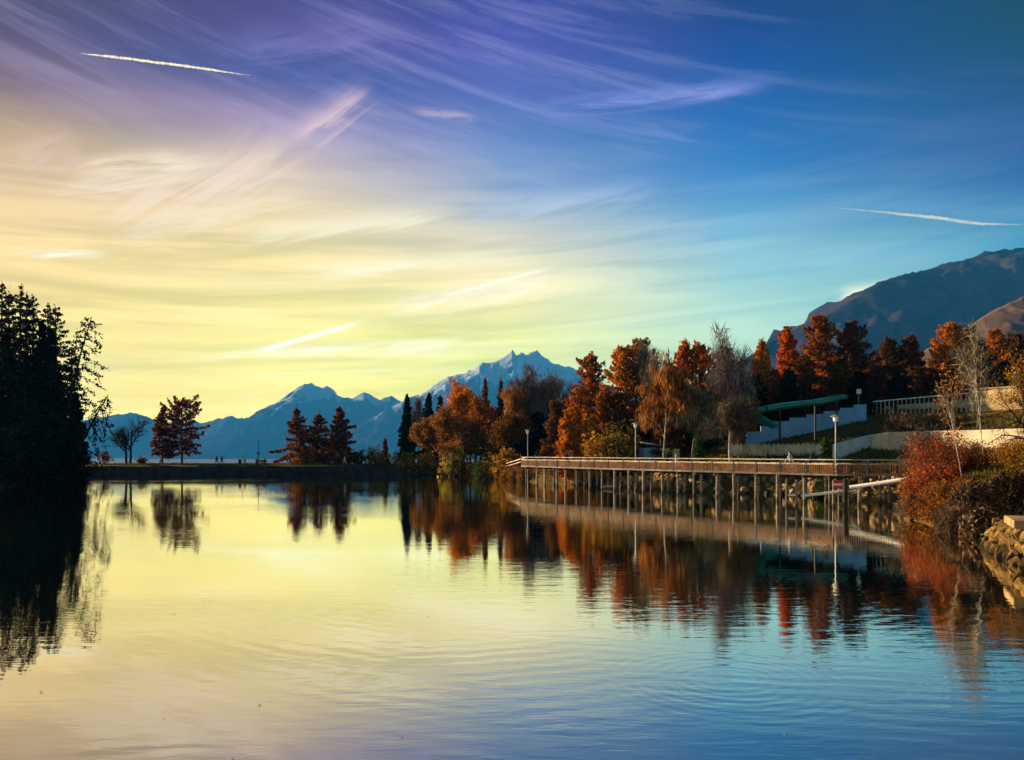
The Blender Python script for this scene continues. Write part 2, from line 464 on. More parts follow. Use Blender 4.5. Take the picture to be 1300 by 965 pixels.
class MB:
    """collects quads"""

    def __init__(s):
        s.v, s.f, s.t, s.n = [], [], [], 0

    def add(s, V, Fq, t=None):
        V = np.asarray(V, float).reshape(-1, 3)
        s.v.append(V)
        s.f.append(np.asarray(Fq, int) + s.n)
        s.t.append(np.full(len(V), 0.5) if t is None else t)
        s.n += len(V)

    def tube(s, pts, rad, k=4):
        pts = np.asarray(pts, float)
        rad = np.broadcast_to(np.asarray(rad, float), (len(pts),))
        tan = np.gradient(pts, axis=0)
        tan /= np.linalg.norm(tan, axis=1)[:, None] + 1e-9
        ref = np.where(np.abs(tan[:, 2:3]) > 0.9, np.array([[1.0, 0, 0]]), np.array([[0, 0, 1.0]]))
        u = np.cross(tan, ref)
        u /= np.linalg.norm(u, axis=1)[:, None] + 1e-9
        w = np.cross(tan, u)
        a = np.arange(k) * 2 * np.pi / k
        ring = pts[:, None] + rad[:, None, None] * (np.cos(a)[None, :, None] * u[:, None] + np.sin(a)[None, :, None] * w[:, None])
        n = len(pts)
        i = np.arange(n - 1)[:, None] * k
        j = np.arange(k)[None]
        q = np.stack([i + j, i + (j + 1) % k, i + k + (j + 1) % k, i + k + j], -1).reshape(-1, 4)
        s.add(ring, q)
        if k == 4:
            s.f.append(np.array([[3, 2, 1, 0], [n * 4 - 4, n * 4 - 3, n * 4 - 2, n * 4 - 1]]) + s.n - n * 4)

    def box(s, c, size, rz=0.0):
        c = np.asarray(c, float)
        h = np.asarray(size, float) / 2
        p = np.array([[x, y, z] for z in (-1, 1) for y in (-1, 1) for x in (-1, 1)]) * h
        ca, sa = math.cos(rz), math.sin(rz)
        p = np.stack([p[:, 0] * ca - p[:, 1] * sa, p[:, 0] * sa + p[:, 1] * ca, p[:, 2]], 1) + c
        s.add(p, [[0, 2, 3, 1], [4, 5, 7, 6], [0, 1, 5, 4], [2, 6, 7, 3], [0, 4, 6, 2], [1, 3, 7, 5]])

    def beam(s, a, b, w, h):
        """a box from point a to b (w across, h high)"""
        a, b = np.asarray(a, float), np.asarray(b, float)
        d = b - a
        d /= np.linalg.norm(d)
        up = np.array([0, 0, 1.0]) if abs(d[2]) < 0.95 else np.array([0, 1.0, 0])
        u = np.cross(d, up)
        u /= np.linalg.norm(u)
        v = np.cross(u, d)
        P = [q + u * sx * w / 2 + v * sy * h / 2 for q in (a, b) for sy in (-1, 1) for sx in (-1, 1)]
        s.add(P, [[0, 1, 3, 2], [4, 6, 7, 5], [0, 4, 5, 1], [2, 3, 7, 6], [0, 2, 6, 4], [1, 5, 7, 3]])

    def leaves(s, C, size, rng, aspect=1.0, bias=None, spread=1.0, jit=0.35):
        C = np.asarray(C, float)
        n = len(C)
        if n == 0:
            return
        u = rng.normal(size=(n, 3)) * spread
        if bias is not None:
            u += np.asarray(bias)
        u /= np.linalg.norm(u, axis=1)[:, None]
        v = np.cross(u, rng.normal(size=(n, 3)))
        v /= np.linalg.norm(v, axis=1)[:, None] + 1e-9
        sz = size * (1 + rng.uniform(-jit, jit, n))[:, None]
        a = u * sz * aspect * 0.5
        b = v * sz * 0.5 / (max(1.0, aspect - 1.0) if aspect < 2.5 else aspect * 1.1)
        V = np.stack([C - a, C + b * 0.9 - a * 0.1, C + a, C - b * 0.9 + a * 0.1], 1)
        q = np.arange(n)[:, None] * 4 + np.arange(4)[None]
        s.add(V, q, np.repeat(rng.uniform(0, 1, n), 4))

    def build(s, name, mat, parent=None, smooth=False, **kw):
        if not s.v:
            return None
        me = mesh(name, np.concatenate(s.v), np.concatenate(s.f), np.concatenate(s.t), smooth)
        return put(name, me, mat, parent, **kw)


def P3(px, py, d):
    """the place in the world, d metres ahead, that the photo shows at a pixel"""
    return np.array([(px - 650) / F * d, d, CH + (YH - py) / F * d])


def empty(name, loc, label, cat, group=None):
    o = bpy.data.objects.new(name, None)
    COL.objects.link(o)
    o.location = loc
    o['label'], o['category'] = label, cat
    if group:
        o['group'] = group
    return o


def hull(rng, n, rad, name):
    """an angular stone: convex hull of points on an ellipsoid"""
    bm = bmesh.new()
    for p in rng.normal(size=(n, 3)):
        p = p / np.linalg.norm(p) * rng.uniform(0.85, 1.1)
        bm.verts.new((p[0] * rad[0], p[1] * rad[1], p[2] * rad[2]))
    r = bmesh.ops.convex_hull(bm, input=bm.verts[:])
    bmesh.ops.delete(bm, geom=[g for g in r['geom_interior'] if isinstance(g, bmesh.types.BMVert)], context='VERTS')
    bmesh.ops.recalc_face_normals(bm, faces=bm.faces[:])
    me = bpy.data.meshes.new(name)
    bm.to_mesh(me)
    bm.free()
    return me

# ------------------------------------------------------------------ numpy noise
_tab = np.random.RandomState(7).rand(512, 512)


def vnoise(x, y):
    xi, yi = np.floor(x).astype(int), np.floor(y).astype(int)
    fx, fy = x - xi, y - yi
    fx, fy = fx * fx * (3 - 2 * fx), fy * fy * (3 - 2 * fy)
    g = lambda a, b: _tab[a % 512, b % 512]
    return (g(xi, yi) * (1 - fx) + g(xi + 1, yi) * fx) * (1 - fy) + (g(xi, yi + 1) * (1 - fx) + g(xi + 1, yi + 1) * fx) * fy


def fbm(x, y, o=5, ridged=False):
    s, a, t = 0.0, 0.5, 0.0
    for i in range(o):
        n = vnoise(x * 2 ** i + 17.3 * i, y * 2 ** i + 5.1 * i)
        if ridged:
            n = 1 - np.abs(2 * n - 1)
        s, t, a = s + n * a, t + a, a * 0.5
    return s / t


sstep = lambda x, a, b: (lambda u: u * u * (3 - 2 * u))(np.clip((x - a) / (b - a), 0, 1))

# ------------------------------------------------------------------ lake shore and terrain
SHORE = np.array([(9.5, 1), (11.4, 10), (15.9, 20.4), (20.1, 31.0), (21.9, 35), (23.4, 39), (23.8, 46), (27.5, 53), (30.5, 58.5), (28.5, 66), (26.6, 73.5),
                  (20.5, 78), (15.8, 82), (12.6, 92), (7.5, 97.5), (3.4, 103), (1.9, 109), (-1.2, 120), (-4.2, 128), (-12.5, 137.5), (-14, 140.4),
                  (-50, 140), (-83.5, 140), (-79, 134), (-72, 124), (-66.5, 112), (-62, 100), (-59, 88), (-56, 60), (-50, 30), (-40, 5), (-20, 1)])


def shore_sd(x, y):
    """distance to the shoreline, positive on land"""
    x, y = np.asarray(x, float), np.asarray(y, float)
    best = np.full(x.shape, 1e9)
    inside = np.zeros(x.shape, bool)
    A, B = SHORE, np.roll(SHORE, -1, 0)
    for (ax, ay), (bx, by) in zip(A, B):
        dx, dy = bx - ax, by - ay
        t = np.clip(((x - ax) * dx + (y - ay) * dy) / (dx * dx + dy * dy), 0, 1)
        best = np.minimum(best, np.hypot(x - ax - t * dx, y - ay - t * dy))
        c = ((ay > y) != (by > y)) & (x < (bx - ax) * (y - ay) / (by - ay + 1e-12) + ax)
        inside ^= c
    return np.where(inside, -best, best)


def ground(x, y, detail=True):
    x, y = np.asarray(x, float), np.asarray(y, float)
    sd = shore_sd(x, y)
    n = fbm(x * 0.15 + 40, y * 0.15 + 40, 4) - 0.5
    left = 1 - sstep(x, -75, -35)
    dam = sstep(y, 134, 139) * (1 - sstep(x, -16, -6))
    right = sstep(x, 4, 22)
    # ordinary bank
    bank = np.minimum(2.3, sd * 0.85)
    hill = np.interp(sd, [0, 2.7, 5, 9, 13, 17, 24, 30, 45, 70], [0, 0, 0.5, 1.6, 2.6, 3.6, 5.2, 6.3, 9.0, 10.5])
    z = bank + right * hill + np.clip(sd - 4, 0, 30) * 0.012
    low = np.minimum(1.3, sd * 0.6) + np.clip(sd - 4, 0, 60) * 0.03
    z = z * (1 - left) + low * left
    mid = sstep(y, 104, 112) * (1 - sstep(x, 0, 8)) * (1 - dam) * (1 - left)
    z = z * (1 - mid) + (np.minimum(1.55, sd * 0.55) + np.clip(sd - 3, 0, 40) * 0.02) * mid
    dz = np.minimum(1.72, sd * 1.35)
    z = z * (1 - dam) + dz * dam
    fall = sstep(y, 156, 300) * 70 * (1 - sstep(x, 10, 60)) + sstep(y, 160, 420) * 40
    z = z - np.where(sd > 0, fall, 0)
    # where the stone wall holds the bank
    wall = sstep(-np.hypot(x - 14, y - 20), -16, -10) * (x > 0)
    z = np.where(sd > 0, z * (1 - wall) + wall * np.clip(1.35 + np.clip(sd - 1.5, 0, 20) * 0.22, 0, 4), z)
    if detail:
        z = z + np.where(sd > 0, n * np.clip(sd * 0.12, 0, 0.5) * (1 - dam * 0.9), 0)
    return np.where(sd <= 0, np.maximum(sd * 0.5, -2.5) - 0.05, z)


def gz(x, y):
    return float(ground(np.array([x]), np.array([y]))[0])


def grid_mesh(name, X, Y, Z, smooth=True):
    h, w = X.shape
    i = np.arange(h - 1)[:, None] * w
    j = np.arange(w - 1)[None]
    q = np.stack([i + j, i + j + 1, i + w + j + 1, i + w + j], -1).reshape(-1, 4)
    return mesh(name, np.stack([X, Y, Z], -1).reshape(-1, 3), q, None, smooth)


gx = np.concatenate([np.arange(-320, -100, 8.0), np.arange(-100, 70, 0.8), np.arange(70, 321, 8.0)])
gy = np.concatenate([np.arange(-60, -4, 4.0), np.arange(-4, 165, 0.8), np.arange(165, 460, 6.0)])
GX, GY = np.meshgrid(gx, gy)
GZ = ground(GX, GY)
me = grid_mesh('ground', GX, GY, GZ)
# soil, grass, dry grass and leaf litter
m, t, out = newmat('earth')
b = t.nodes.new('ShaderNodeBsdfPrincipled')
b.inputs['Roughness'].default_value = 0.95
b.inputs['Specular IOR Level'].default_value = 0.1
g1 = ramp(t, tnoise(t, 0.22, 6), [(0.38, (0.085, 0.075, 0.012, 1)), (0.52, (0.14, 0.10, 0.018, 1)), (0.66, (0.19, 0.085, 0.022, 1))])
g2 = ramp(t, tnoise(t, 3.5, 6), [(0.3, (0.5, 0.5, 0.5, 1)), (0.7, (1.15, 1.1, 1.0, 1))])
t.links.new(mixcol(1.0, g1, g2, 'MULTIPLY', t), b.inputs['Base Color'])
bn = t.nodes.new('ShaderNodeBump')
bn.inputs['Strength'].default_value = 0.8
bn.inputs['Distance'].default_value = 0.15
t.links.new(tnoise(t, 4.0, 7), bn.inputs['Height'])
t.links.new(bn.outputs[0], b.inputs['Normal'])
t.links.new(b.outputs[0], out.inputs['Surface'])
put('ground', me, 'earth', kind='structure', label='grassy banks, slope and low dam crest around the lake')

# valley floor far below, out to the mountains
surf('valley', (0.008, 0.012, 0.010), (0.02, 0.022, 0.016), 0.004, 0.95, 0.0)
vx = np.linspace(-12500, 12500, 41)
VX, VY = np.meshgrid(vx, np.linspace(-2500, 12800, 41))
put('valley_floor', grid_mesh('valley_floor', VX, VY, np.full(VX.shape, -72.0)), 'valley', kind='structure',
    label='wide valley floor far below the lake')

# ------------------------------------------------------------------ water
wx = np.linspace(-130, 62, 40)
WX, WY = np.meshgrid(wx, np.linspace(-10, 143.5, 40))
me = grid_mesh('water', WX, WY, np.zeros(WX.shape))
m, t, out = newmat('water')
tc2 = t.nodes.new('ShaderNodeTexCoord')


def wn(scale, stretch, detail, rot=0.0, dist=0.0):
    mp = t.nodes.new('ShaderNodeMapping')
    mp.inputs['Scale'].default_value = stretch
    mp.inputs['Rotation'].default_value = (0, 0, math.radians(rot))
    t.links.new(tc2.outputs['Object'], mp.inputs['Vector'])
    n = t.nodes.new('ShaderNodeTexNoise')
    t.links.new(mp.outputs[0], n.inputs['Vector'])
    n.inputs['Scale'].default_value = scale
    n.inputs['Detail'].default_value = detail
    n.inputs['Distortion'].default_value = dist
    return n.outputs['Fac']


def wm(op, a, bb, c=None):
    n = t.nodes.new('ShaderNodeMath')
    n.operation = op
    for i, v in enumerate((a, bb, c)):
        if v is None:
            continue
        if isinstance(v, (int, float)):
            n.inputs[i].default_value = v
        else:
            t.links.new(v, n.inputs[i])
    return n.outputs[0]


def wrange(v, a, bb, c, d):
    n = t.nodes.new('ShaderNodeMapRange')
    n.interpolation_type = 'SMOOTHSTEP'
    t.links.new(v, n.inputs['Value'])
    for k, x in zip(('From Min', 'From Max', 'To Min', 'To Max'), (a, bb, c, d)):
        n.inputs[k].default_value = x
    return n.outputs['Result']


def rings(cx, cy, wavelength, inner, outer):
    """ring waves spreading from a point, fading in and out between two radii"""
    mp = t.nodes.new('ShaderNodeMapping')
    mp.inputs['Location'].default_value = (-cx, -cy, 0)
    t.links.new(tc2.outputs['Object'], mp.inputs['Vector'])
    ln = t.nodes.new('ShaderNodeVectorMath')
    ln.operation = 'LENGTH'
    t.links.new(mp.outputs[0], ln.inputs[0])
    r = ln.outputs['Value']
    r2 = wm('ADD', r, wm('MULTIPLY', wn(0.35, (1, 1, 1), 3), wavelength * 1.6))
    w = wm('SINE', wm('MULTIPLY', r2, 2 * math.pi / wavelength), 0.0)
    mask = wm('MULTIPLY', wrange(r, inner, inner * 1.25 + 0.2, 0, 1), wrange(r, outer * 0.75, outer, 1, 0))
    return wm('MULTIPLY', w, mask)


patch = wrange(wn(0.07, (0.5, 1, 1), 3), 0.40, 0.62, 0.25, 1.0)           # light airs roughen some patches
small = wm('MULTIPLY', wm('SUBTRACT', wn(2.6, (0.30, 1, 1), 3, 6, 0.4), 0.5), patch)
mid_ = wm('MULTIPLY', wm('SUBTRACT', wn(0.8, (0.22, 1, 1), 2, -5, 0.3), 0.5), patch)
tiny = wm('MULTIPLY', wm('SUBTRACT', wn(7.0, (0.28, 1, 1), 2, 3, 0.3), 0.5), patch)
h = wm('ADD', wm('ADD', wm('MULTIPLY', small, 0.0055), wm('MULTIPLY', tiny, 0.0026)), wm('MULTIPLY', mid_, 0.0042))
ringmask = wrange(wn(0.12, (1, 1, 1), 2), 0.42, 0.6, 0.0, 1.0)
r1 = wm('MULTIPLY', rings(-9, 44, 0.55, 25, 40), ringmask)
r2_ = wm('MULTIPLY', rings(3.8, 13.6, 0.26, 0.35, 2.6), 0.5)
r3 = wm('MULTIPLY', rings(10, 40, 0.5, 22, 36), wm('SUBTRACT', 1.0, ringmask))
h = wm('ADD', h, wm('MULTIPLY', wm('ADD', wm('ADD', r1, r3), r2_), 0.0007))
bn = t.nodes.new('ShaderNodeBump')
bn.inputs['Strength'].default_value = 1.0
bn.inputs['Distance'].default_value = 1.0
t.links.new(h, bn.inputs['Height'])
gl = t.nodes.new('ShaderNodeBsdfGlossy')
gl.inputs['Roughness'].default_value = 0.018
gl.inputs['Color'].default_value = (1.0, 0.965, 0.84, 1)
t.links.new(bn.outputs[0], gl.inputs['Normal'])
df = t.nodes.new('ShaderNodeBsdfDiffuse')
df.inputs['Color'].default_value = (0.016, 0.018, 0.010, 1)
fr = t.nodes.new('ShaderNodeFresnel')
fr.inputs['IOR'].default_value = 1.5
ms = t.nodes.new('ShaderNodeMixShader')
t.links.new(wrange(fr.outputs[0], 0.0, 0.50, 0.48, 0.98), ms.inputs[0])
t.links.new(df.outputs[0], ms.inputs[1])
t.links.new(gl.outputs[0], ms.inputs[2])
t.links.new(ms.outputs[0], out.inputs['Surface'])
put('lake_water', me, 'water', kind='structure', label='calm rippled lake mirroring the sky and trees')

# ------------------------------------------------------------------ mountains


def mountain_mat(name, rock1, rock2, snow, snow_lo, snow_hi, scale, amount):
    m, t, out = newmat(name)
    b = t.nodes.new('ShaderNodeBsdfDiffuse')
    geo = t.nodes.new('ShaderNodeNewGeometry')
    sp = t.nodes.new('ShaderNodeSeparateXYZ')
    t.links.new(geo.outputs['Position'], sp.inputs[0])
    sn = t.nodes.new('ShaderNodeSeparateXYZ')
    t.links.new(geo.outputs['Normal'], sn.inputs[0])
    n1 = tnoise(t, scale, 8, 0.6)
    n2 = tnoise(t, scale, 7, 0.6, stretch=(1, 0.6, 0.35))
    rock = ramp(t, n1, [(0.35, (*rock1, 1)), (0.65, (*rock2, 1))])
    def M(op, x, y, z=None):
        q = t.nodes.new('ShaderNodeMath')
        q.operation = op
        for i, v in enumerate((x, y, z)):
            if v is None:
                continue
            if isinstance(v, (int, float)):
                q.inputs[i].default_value = v
            else:
                t.links.new(v, q.inputs[i])
        return q.outputs[0]
    hgt = M('DIVIDE', M('SUBTRACT', sp.outputs['Z'], snow_lo), snow_hi - snow_lo)
    s = M('ADD', M('MULTIPLY_ADD', n2, 2.4, -1.2), M('MULTIPLY_ADD', sn.outputs['Z'], 1.1, -0.75))
    s = M('ADD', M('ADD', s, M('MULTIPLY_ADD', hgt, 1.7, -0.28)), amount)
    f = ramp(t, s, [(0.42, (0, 0, 0, 1)), (0.62, (1, 1, 1, 1))])
    t.links.new(mixcol(f, rock, (*snow, 1), 'MIX', t), b.inputs['Color'])
    t.links.new(b.outputs[0], out.inputs['Surface'])


def mountain(name, mat, sky, dist, depth, label, rough=0.16, freq=1.0, seed=0, slope_x=0.0, nx=260, ns=90, power=1.15, jag=1.0, base=-90.0):
    """sky: skyline as photo pixels; dist: metres at the two ends; the near face falls towards the viewer"""
    sky = np.array(sky, float)
    px = np.linspace(sky[0, 0], sky[-1, 0], nx)
    d = np.interp(px, [px[0], px[-1]], dist)
    py = np.interp(px, sky[:, 0], sky[:, 1])
    top = CH + (YH - py) / F * d
    x0 = (px - 650) / F * d
    s = np.concatenate([-np.linspace(0.35, 0.02, 10), np.linspace(0, 1, ns)])
    Sg, _ = np.meshgrid(s, px, indexing='ij')
    TX = np.broadcast_to(top, Sg.shape)
    sa = np.abs(Sg)
    fallz = (1 - np.clip(sa, 0, 1)) ** power
    X = x0[None] - Sg * depth * slope_x * -1.0
    Y = d[None] - Sg * depth
    k = freq / 1000.0
    n = fbm(X * k + seed, Y * k * 0.55 + seed * 2.1, 6, True) - 0.55
    n2 = fbm(X * k * 4 + seed, Y * k * 2.6 + seed, 4, True) - 0.5
    env = np.clip(sa * 5, 0, 1) * np.clip(1.35 - sa, 0.2, 1)
    Z = (TX - base) * fallz + base + (TX - base) * env * (n * rough * 2.2 + n2 * rough * 0.95)
    tip = (fbm(px * 0.11 + seed, px * 0 + seed, 4, True) - 0.5) * jag * d / F * 5.0
    Z += tip[None] * np.exp(-sa * 30)
    put(name, grid_mesh(name, X, Y, Z, True), mat, kind='structure', label=label)


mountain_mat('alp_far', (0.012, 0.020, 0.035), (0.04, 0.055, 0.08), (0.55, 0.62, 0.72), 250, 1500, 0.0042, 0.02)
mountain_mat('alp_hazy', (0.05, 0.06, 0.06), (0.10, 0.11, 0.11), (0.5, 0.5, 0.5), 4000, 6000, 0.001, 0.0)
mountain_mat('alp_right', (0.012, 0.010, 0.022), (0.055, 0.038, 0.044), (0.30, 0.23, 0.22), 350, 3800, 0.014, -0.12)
mountain_mat('hill_brown', (0.10, 0.055, 0.032), (0.22, 0.12, 0.075), (0.4, 0.35, 0.3), 4000, 6000, 0.02, 0.0)

mountain('mountain', 'alp_hazy', [(-120, 520), (-20, 530), (60, 540), (110, 533), (140, 528), (166, 525), (188, 530), (205, 537), (228, 541), (248, 536),
                                  (262, 537), (276, 532), (296, 528), (312, 534), (345, 541), (400, 560), (470, 575)], (12000, 12000), 1500,
         'pale blue distant ridge low on the left horizon', 0.10, 0.9, 3.0, nx=200, ns=50)
mountain('mountain', 'alp_far', [(215, 580), (245, 566), (272, 553), (300, 538), (318, 528), (333, 519), (350, 512), (363, 503), (378, 491), (388, 487),
                                 (395, 486), (401, 491), (409, 492), (416, 490), (424, 495), (429, 502), (438, 505), (448, 506), (455, 501), (463, 498),
                                 (471, 502), (482, 508), (489, 505), (497, 503), (503, 507), (512, 512), (530, 520), (570, 540), (620, 560)],
         (11000, 11000), 1500, 'blue hazy mountain with rounded double summit and snowy gullies behind the dam', 0.15, 1.3, 11.0, nx=300, ns=95, jag=0.5)
mountain('mountain', 'alp_far', [(400, 566), (432, 552), (452, 541), (478, 528), (500, 515), (515, 507), (533, 501), (545, 494), (558, 484), (570, 478),
                                 (577, 477), (590, 474), (600, 469), (613, 461), (622, 461), (634, 458), (645, 449), (651, 444), (656, 452), (662, 448),
                                 (668, 452), (672, 447), (682, 446), (690, 453), (702, 461), (716, 466), (727, 467), (745, 478), (790, 500), (850, 530), (930, 560)],
         (10000, 10000), 1700, 'jagged blue mountain with three rocky tips and snow fields behind the autumn trees', 0.16, 1.5, 23.0, nx=300, ns=95, jag=0.8)
mountain('mountain', 'alp_right', [(820, 560), (900, 500), (940, 462), (975, 436), (996, 428), (1012, 417), (1030, 409), (1052, 399), (1068, 388), (1085, 378),
                                   (1105, 366), (1122, 357), (1140, 352), (1160, 346), (1174, 344), (1195, 336), (1222, 331), (1236, 326), (1250, 320),
                                   (1275, 317), (1300, 315), (1340, 306), (1420, 300), (1520, 330), (1650, 400), (1800, 470)],
         (2500, 3700), 880, 'big dark blue mountain with bare ridge rising behind the right-hand trees', 0.20, 4.6, 31.0, slope_x=0.75, nx=340, ns=110)
mountain('hill', 'hill_brown', [(1050, 520), (1110, 478), (1150, 455), (1180, 442), (1212, 424), (1240, 408), (1262, 394), (1280, 385), (1300, 377), (1350, 360), (1450, 350),
                                (1600, 380), (1750, 450)], (1000, 1400), 560, 'brown wooded hillside below the dark mountain on the right', 0.06, 14.0, 41.0,
         slope_x=-0.3, jag=0.8)

# ------------------------------------------------------------------ haze
HZ = (-12400, 12400, -2400, HAZE_FAR, -73.0, HAZE_TOP)
bm = bmesh.new()
bmesh.ops.create_cube(bm, size=1.0)
for v in bm.verts:
    v.co = ((HZ[0] + HZ[1]) / 2 + v.co.x * (HZ[1] - HZ[0]), (HZ[2] + HZ[3]) / 2 + v.co.y * (HZ[3] - HZ[2]), (HZ[4] + HZ[5]) / 2 + v.co.z * (HZ[5] - HZ[4]))
me = bpy.data.meshes.new('haze')
bm.to_mesh(me)
bm.free()
m, t, out = newmat('haze')
pv = t.nodes.new('ShaderNodeVolumePrincipled')
pv.inputs['Color'].default_value = (0.04, 0.33, 0.95, 1)
pv.inputs['Density'].default_value = HAZE_DENSITY
pv.inputs['Anisotropy'].default_value = -0.05
t.links.new(pv.outputs[0], out.inputs['Volume'])
put('haze', me, 'haze', kind='stuff', label='thin blue air between the lake and the mountains')

# ------------------------------------------------------------------ trees
UP = np.array([0, 0, 1.0])


def unit(v):
    return v / (np.linalg.norm(v) + 1e-9)


def conifer(name, px, top, d, hw, leaf, label, seed, bark='bark', base=0.12, nb=70, dens=60, lsize=0.34, droop=0.25, prof=0.9, twigs=0,
            lean=None, group=None, cat='tree', zbase=None, gap=0.0, rise=0.25, tuft=0.20, round_=0.0):
    """larch or spruce: straight stem, whorls of branches carrying needle sprays"""
    rng = np.random.RandomState(seed)
    x, y = (px - 650) / F * d, d
    z0 = gz(x, y) - 0.15 if zbase is None else zbase
    tipz = CH + (YH - top) / F * d
    h = tipz - z0
    R = hw / F * d
    root = empty(name, (x, y, z0), label, cat, group)
    lx = np.array([0, 0, 0.0]) if lean is None else np.array([lean[0], lean[1], 0.0])
    n = 9
    tt = np.linspace(0, 1, n)
    wob = np.cumsum(rng.normal(0, 0.004 * h, (n, 2)), 0) * tt[:, None]
    tr = np.stack([wob[:, 0] + lx[0] * tt ** 1.6, wob[:, 1] + lx[1] * tt ** 1.6, tt * h], 1)
    at = lambda q: np.array([np.interp(q, tt, tr[:, k]) for k in range(3)])
    r0 = 0.011 * h + 0.05
    mb = MB()
    mb.tube(tr, r0 * (1 - tt) ** 0.8 + 0.025, 6)
    mb.build('trunk', bark, root)
    br, cr = MB(), MB()
    pts = []
    for i in range(nb):
        q = base + (0.985 - base) * (i + rng.uniform(0, 1)) / nb
        if rng.rand() < gap:
            continue
        s = (q - base) / (1 - base)
        prf = (1 - s) ** prof
        if round_:
            prf = (1 - round_) * prf + round_ * math.sqrt(max(0.0, 1 - (2 * s - 0.75) ** 2 / 1.6))
        L = R * max(0.06, prf) * rng.uniform(0.6, 1.15) * (1.25 if rng.rand() < 0.12 else 1) * min(1.0, 0.55 + s * 4)
        a = i * 2.39996 + rng.normal(0, 0.35)
        out = np.array([math.cos(a), math.sin(a), 0])
        e0 = rise * (s * 1.6 - 0.15) + rng.normal(0, 0.08)
        u = np.linspace(0, 1, 6)
        p = at(q)[None] + out[None] * (L * u)[:, None] + UP[None] * (L * (e0 * u * 2.2 - droop * 1.9 * u ** 2 + droop * 0.85 * u ** 4))[:, None]
        p[1:] += rng.normal(0, 0.02 * L, (5, 3))
        br.tube(p, np.linspace(max(0.02, r0 * 0.28 * (1 - s) + 0.018), 0.012, 6), 3)
        side = np.cross(out, UP)
        for k in range(int(twigs * L)):
            w = rng.uniform(0.15, 0.95)
            b0 = np.array([np.interp(w, u, p[:, c]) for c in range(3)])
            tl = (0.25 + 0.28 * L * (1 - w)) * rng.uniform(0.6, 1.2)
            dv = unit(side * rng.choice([-1, 1]) * rng.uniform(0.4, 1) + out * 0.6 - UP * rng.uniform(0, 0.9))
            br.tube(np.stack([b0, b0 + dv * tl * 0.55, b0 + dv * tl - UP * tl * 0.22]), [0.018, 0.013, 0.008], 3)
        m_ = int(dens * (0.35 + L))
        w = rng.uniform(0.10, 1.03, m_) ** 0.8
        c = np.stack([np.interp(w, u, p[:, k]) for k in range(3)], 1)
        lat = rng.normal(0, 1, m_) * (tuft * 0.5 + 0.20 * L * (1.05 - w))
        c += side[None] * lat[:, None] + rng.normal(0, tuft * 0.35, (m_, 3))
        c[:, 2] -= np.abs(rng.normal(0, tuft, m_)) + 0.10 * np.abs(lat)
        pts.append(c)
    br.build('branches', bark, root, kind='stuff')
    cr.leaves(np.concatenate(pts), lsize, rng, 1.9, bias=(0, 0, -0.5))
    tp = at(0.985)[None] + rng.normal(0, 0.12, (12, 3)) * np.array([[1, 1, 3.0]])
    cr.leaves(tp, lsize * 0.8, rng, 1.6)
    cr.build('crown', leaf, root)
    return root


def grow(mb, p, dv, L, r, lev, maxlev, rng, tips, nchild, spread, grav, wob=0.12, ratio=0.62):
    n = 5
    pts = [p]
    dd = unit(dv)
    for i in range(n - 1):
        dd = unit(dd + rng.normal(0, wob, 3) + UP * grav[min(lev, len(grav) - 1)])
        pts.append(pts[-1] + dd * L / (n - 1))
    pts = np.array(pts)
    mb.tube(pts, np.linspace(r, max(0.010, r * 0.45), n), 6 if lev == 0 else (4 if lev == 1 else 3))
    if lev == maxlev:
        tips.append(pts)
        return
    for k in range(nchild[min(lev, len(nchild) - 1)]):
        w = rng.uniform(0.30 if lev else 0.35, 1.0)
        b0 = np.array([np.interp(w, np.linspace(0, 1, n), pts[:, c]) for c in range(3)])
        ax = unit(np.cross(dd, rng.normal(size=3)))
        sp = spread * rng.uniform(0.6, 1.3)
        nd = unit(dd * math.cos(sp) + ax * math.sin(sp))
        grow(mb, b0, nd, L * ratio * rng.uniform(0.75, 1.2) * (1.15 - 0.4 * w), max(0.012, r * 0.5), lev + 1, maxlev, rng, tips, nchild, spread, grav, wob, ratio)


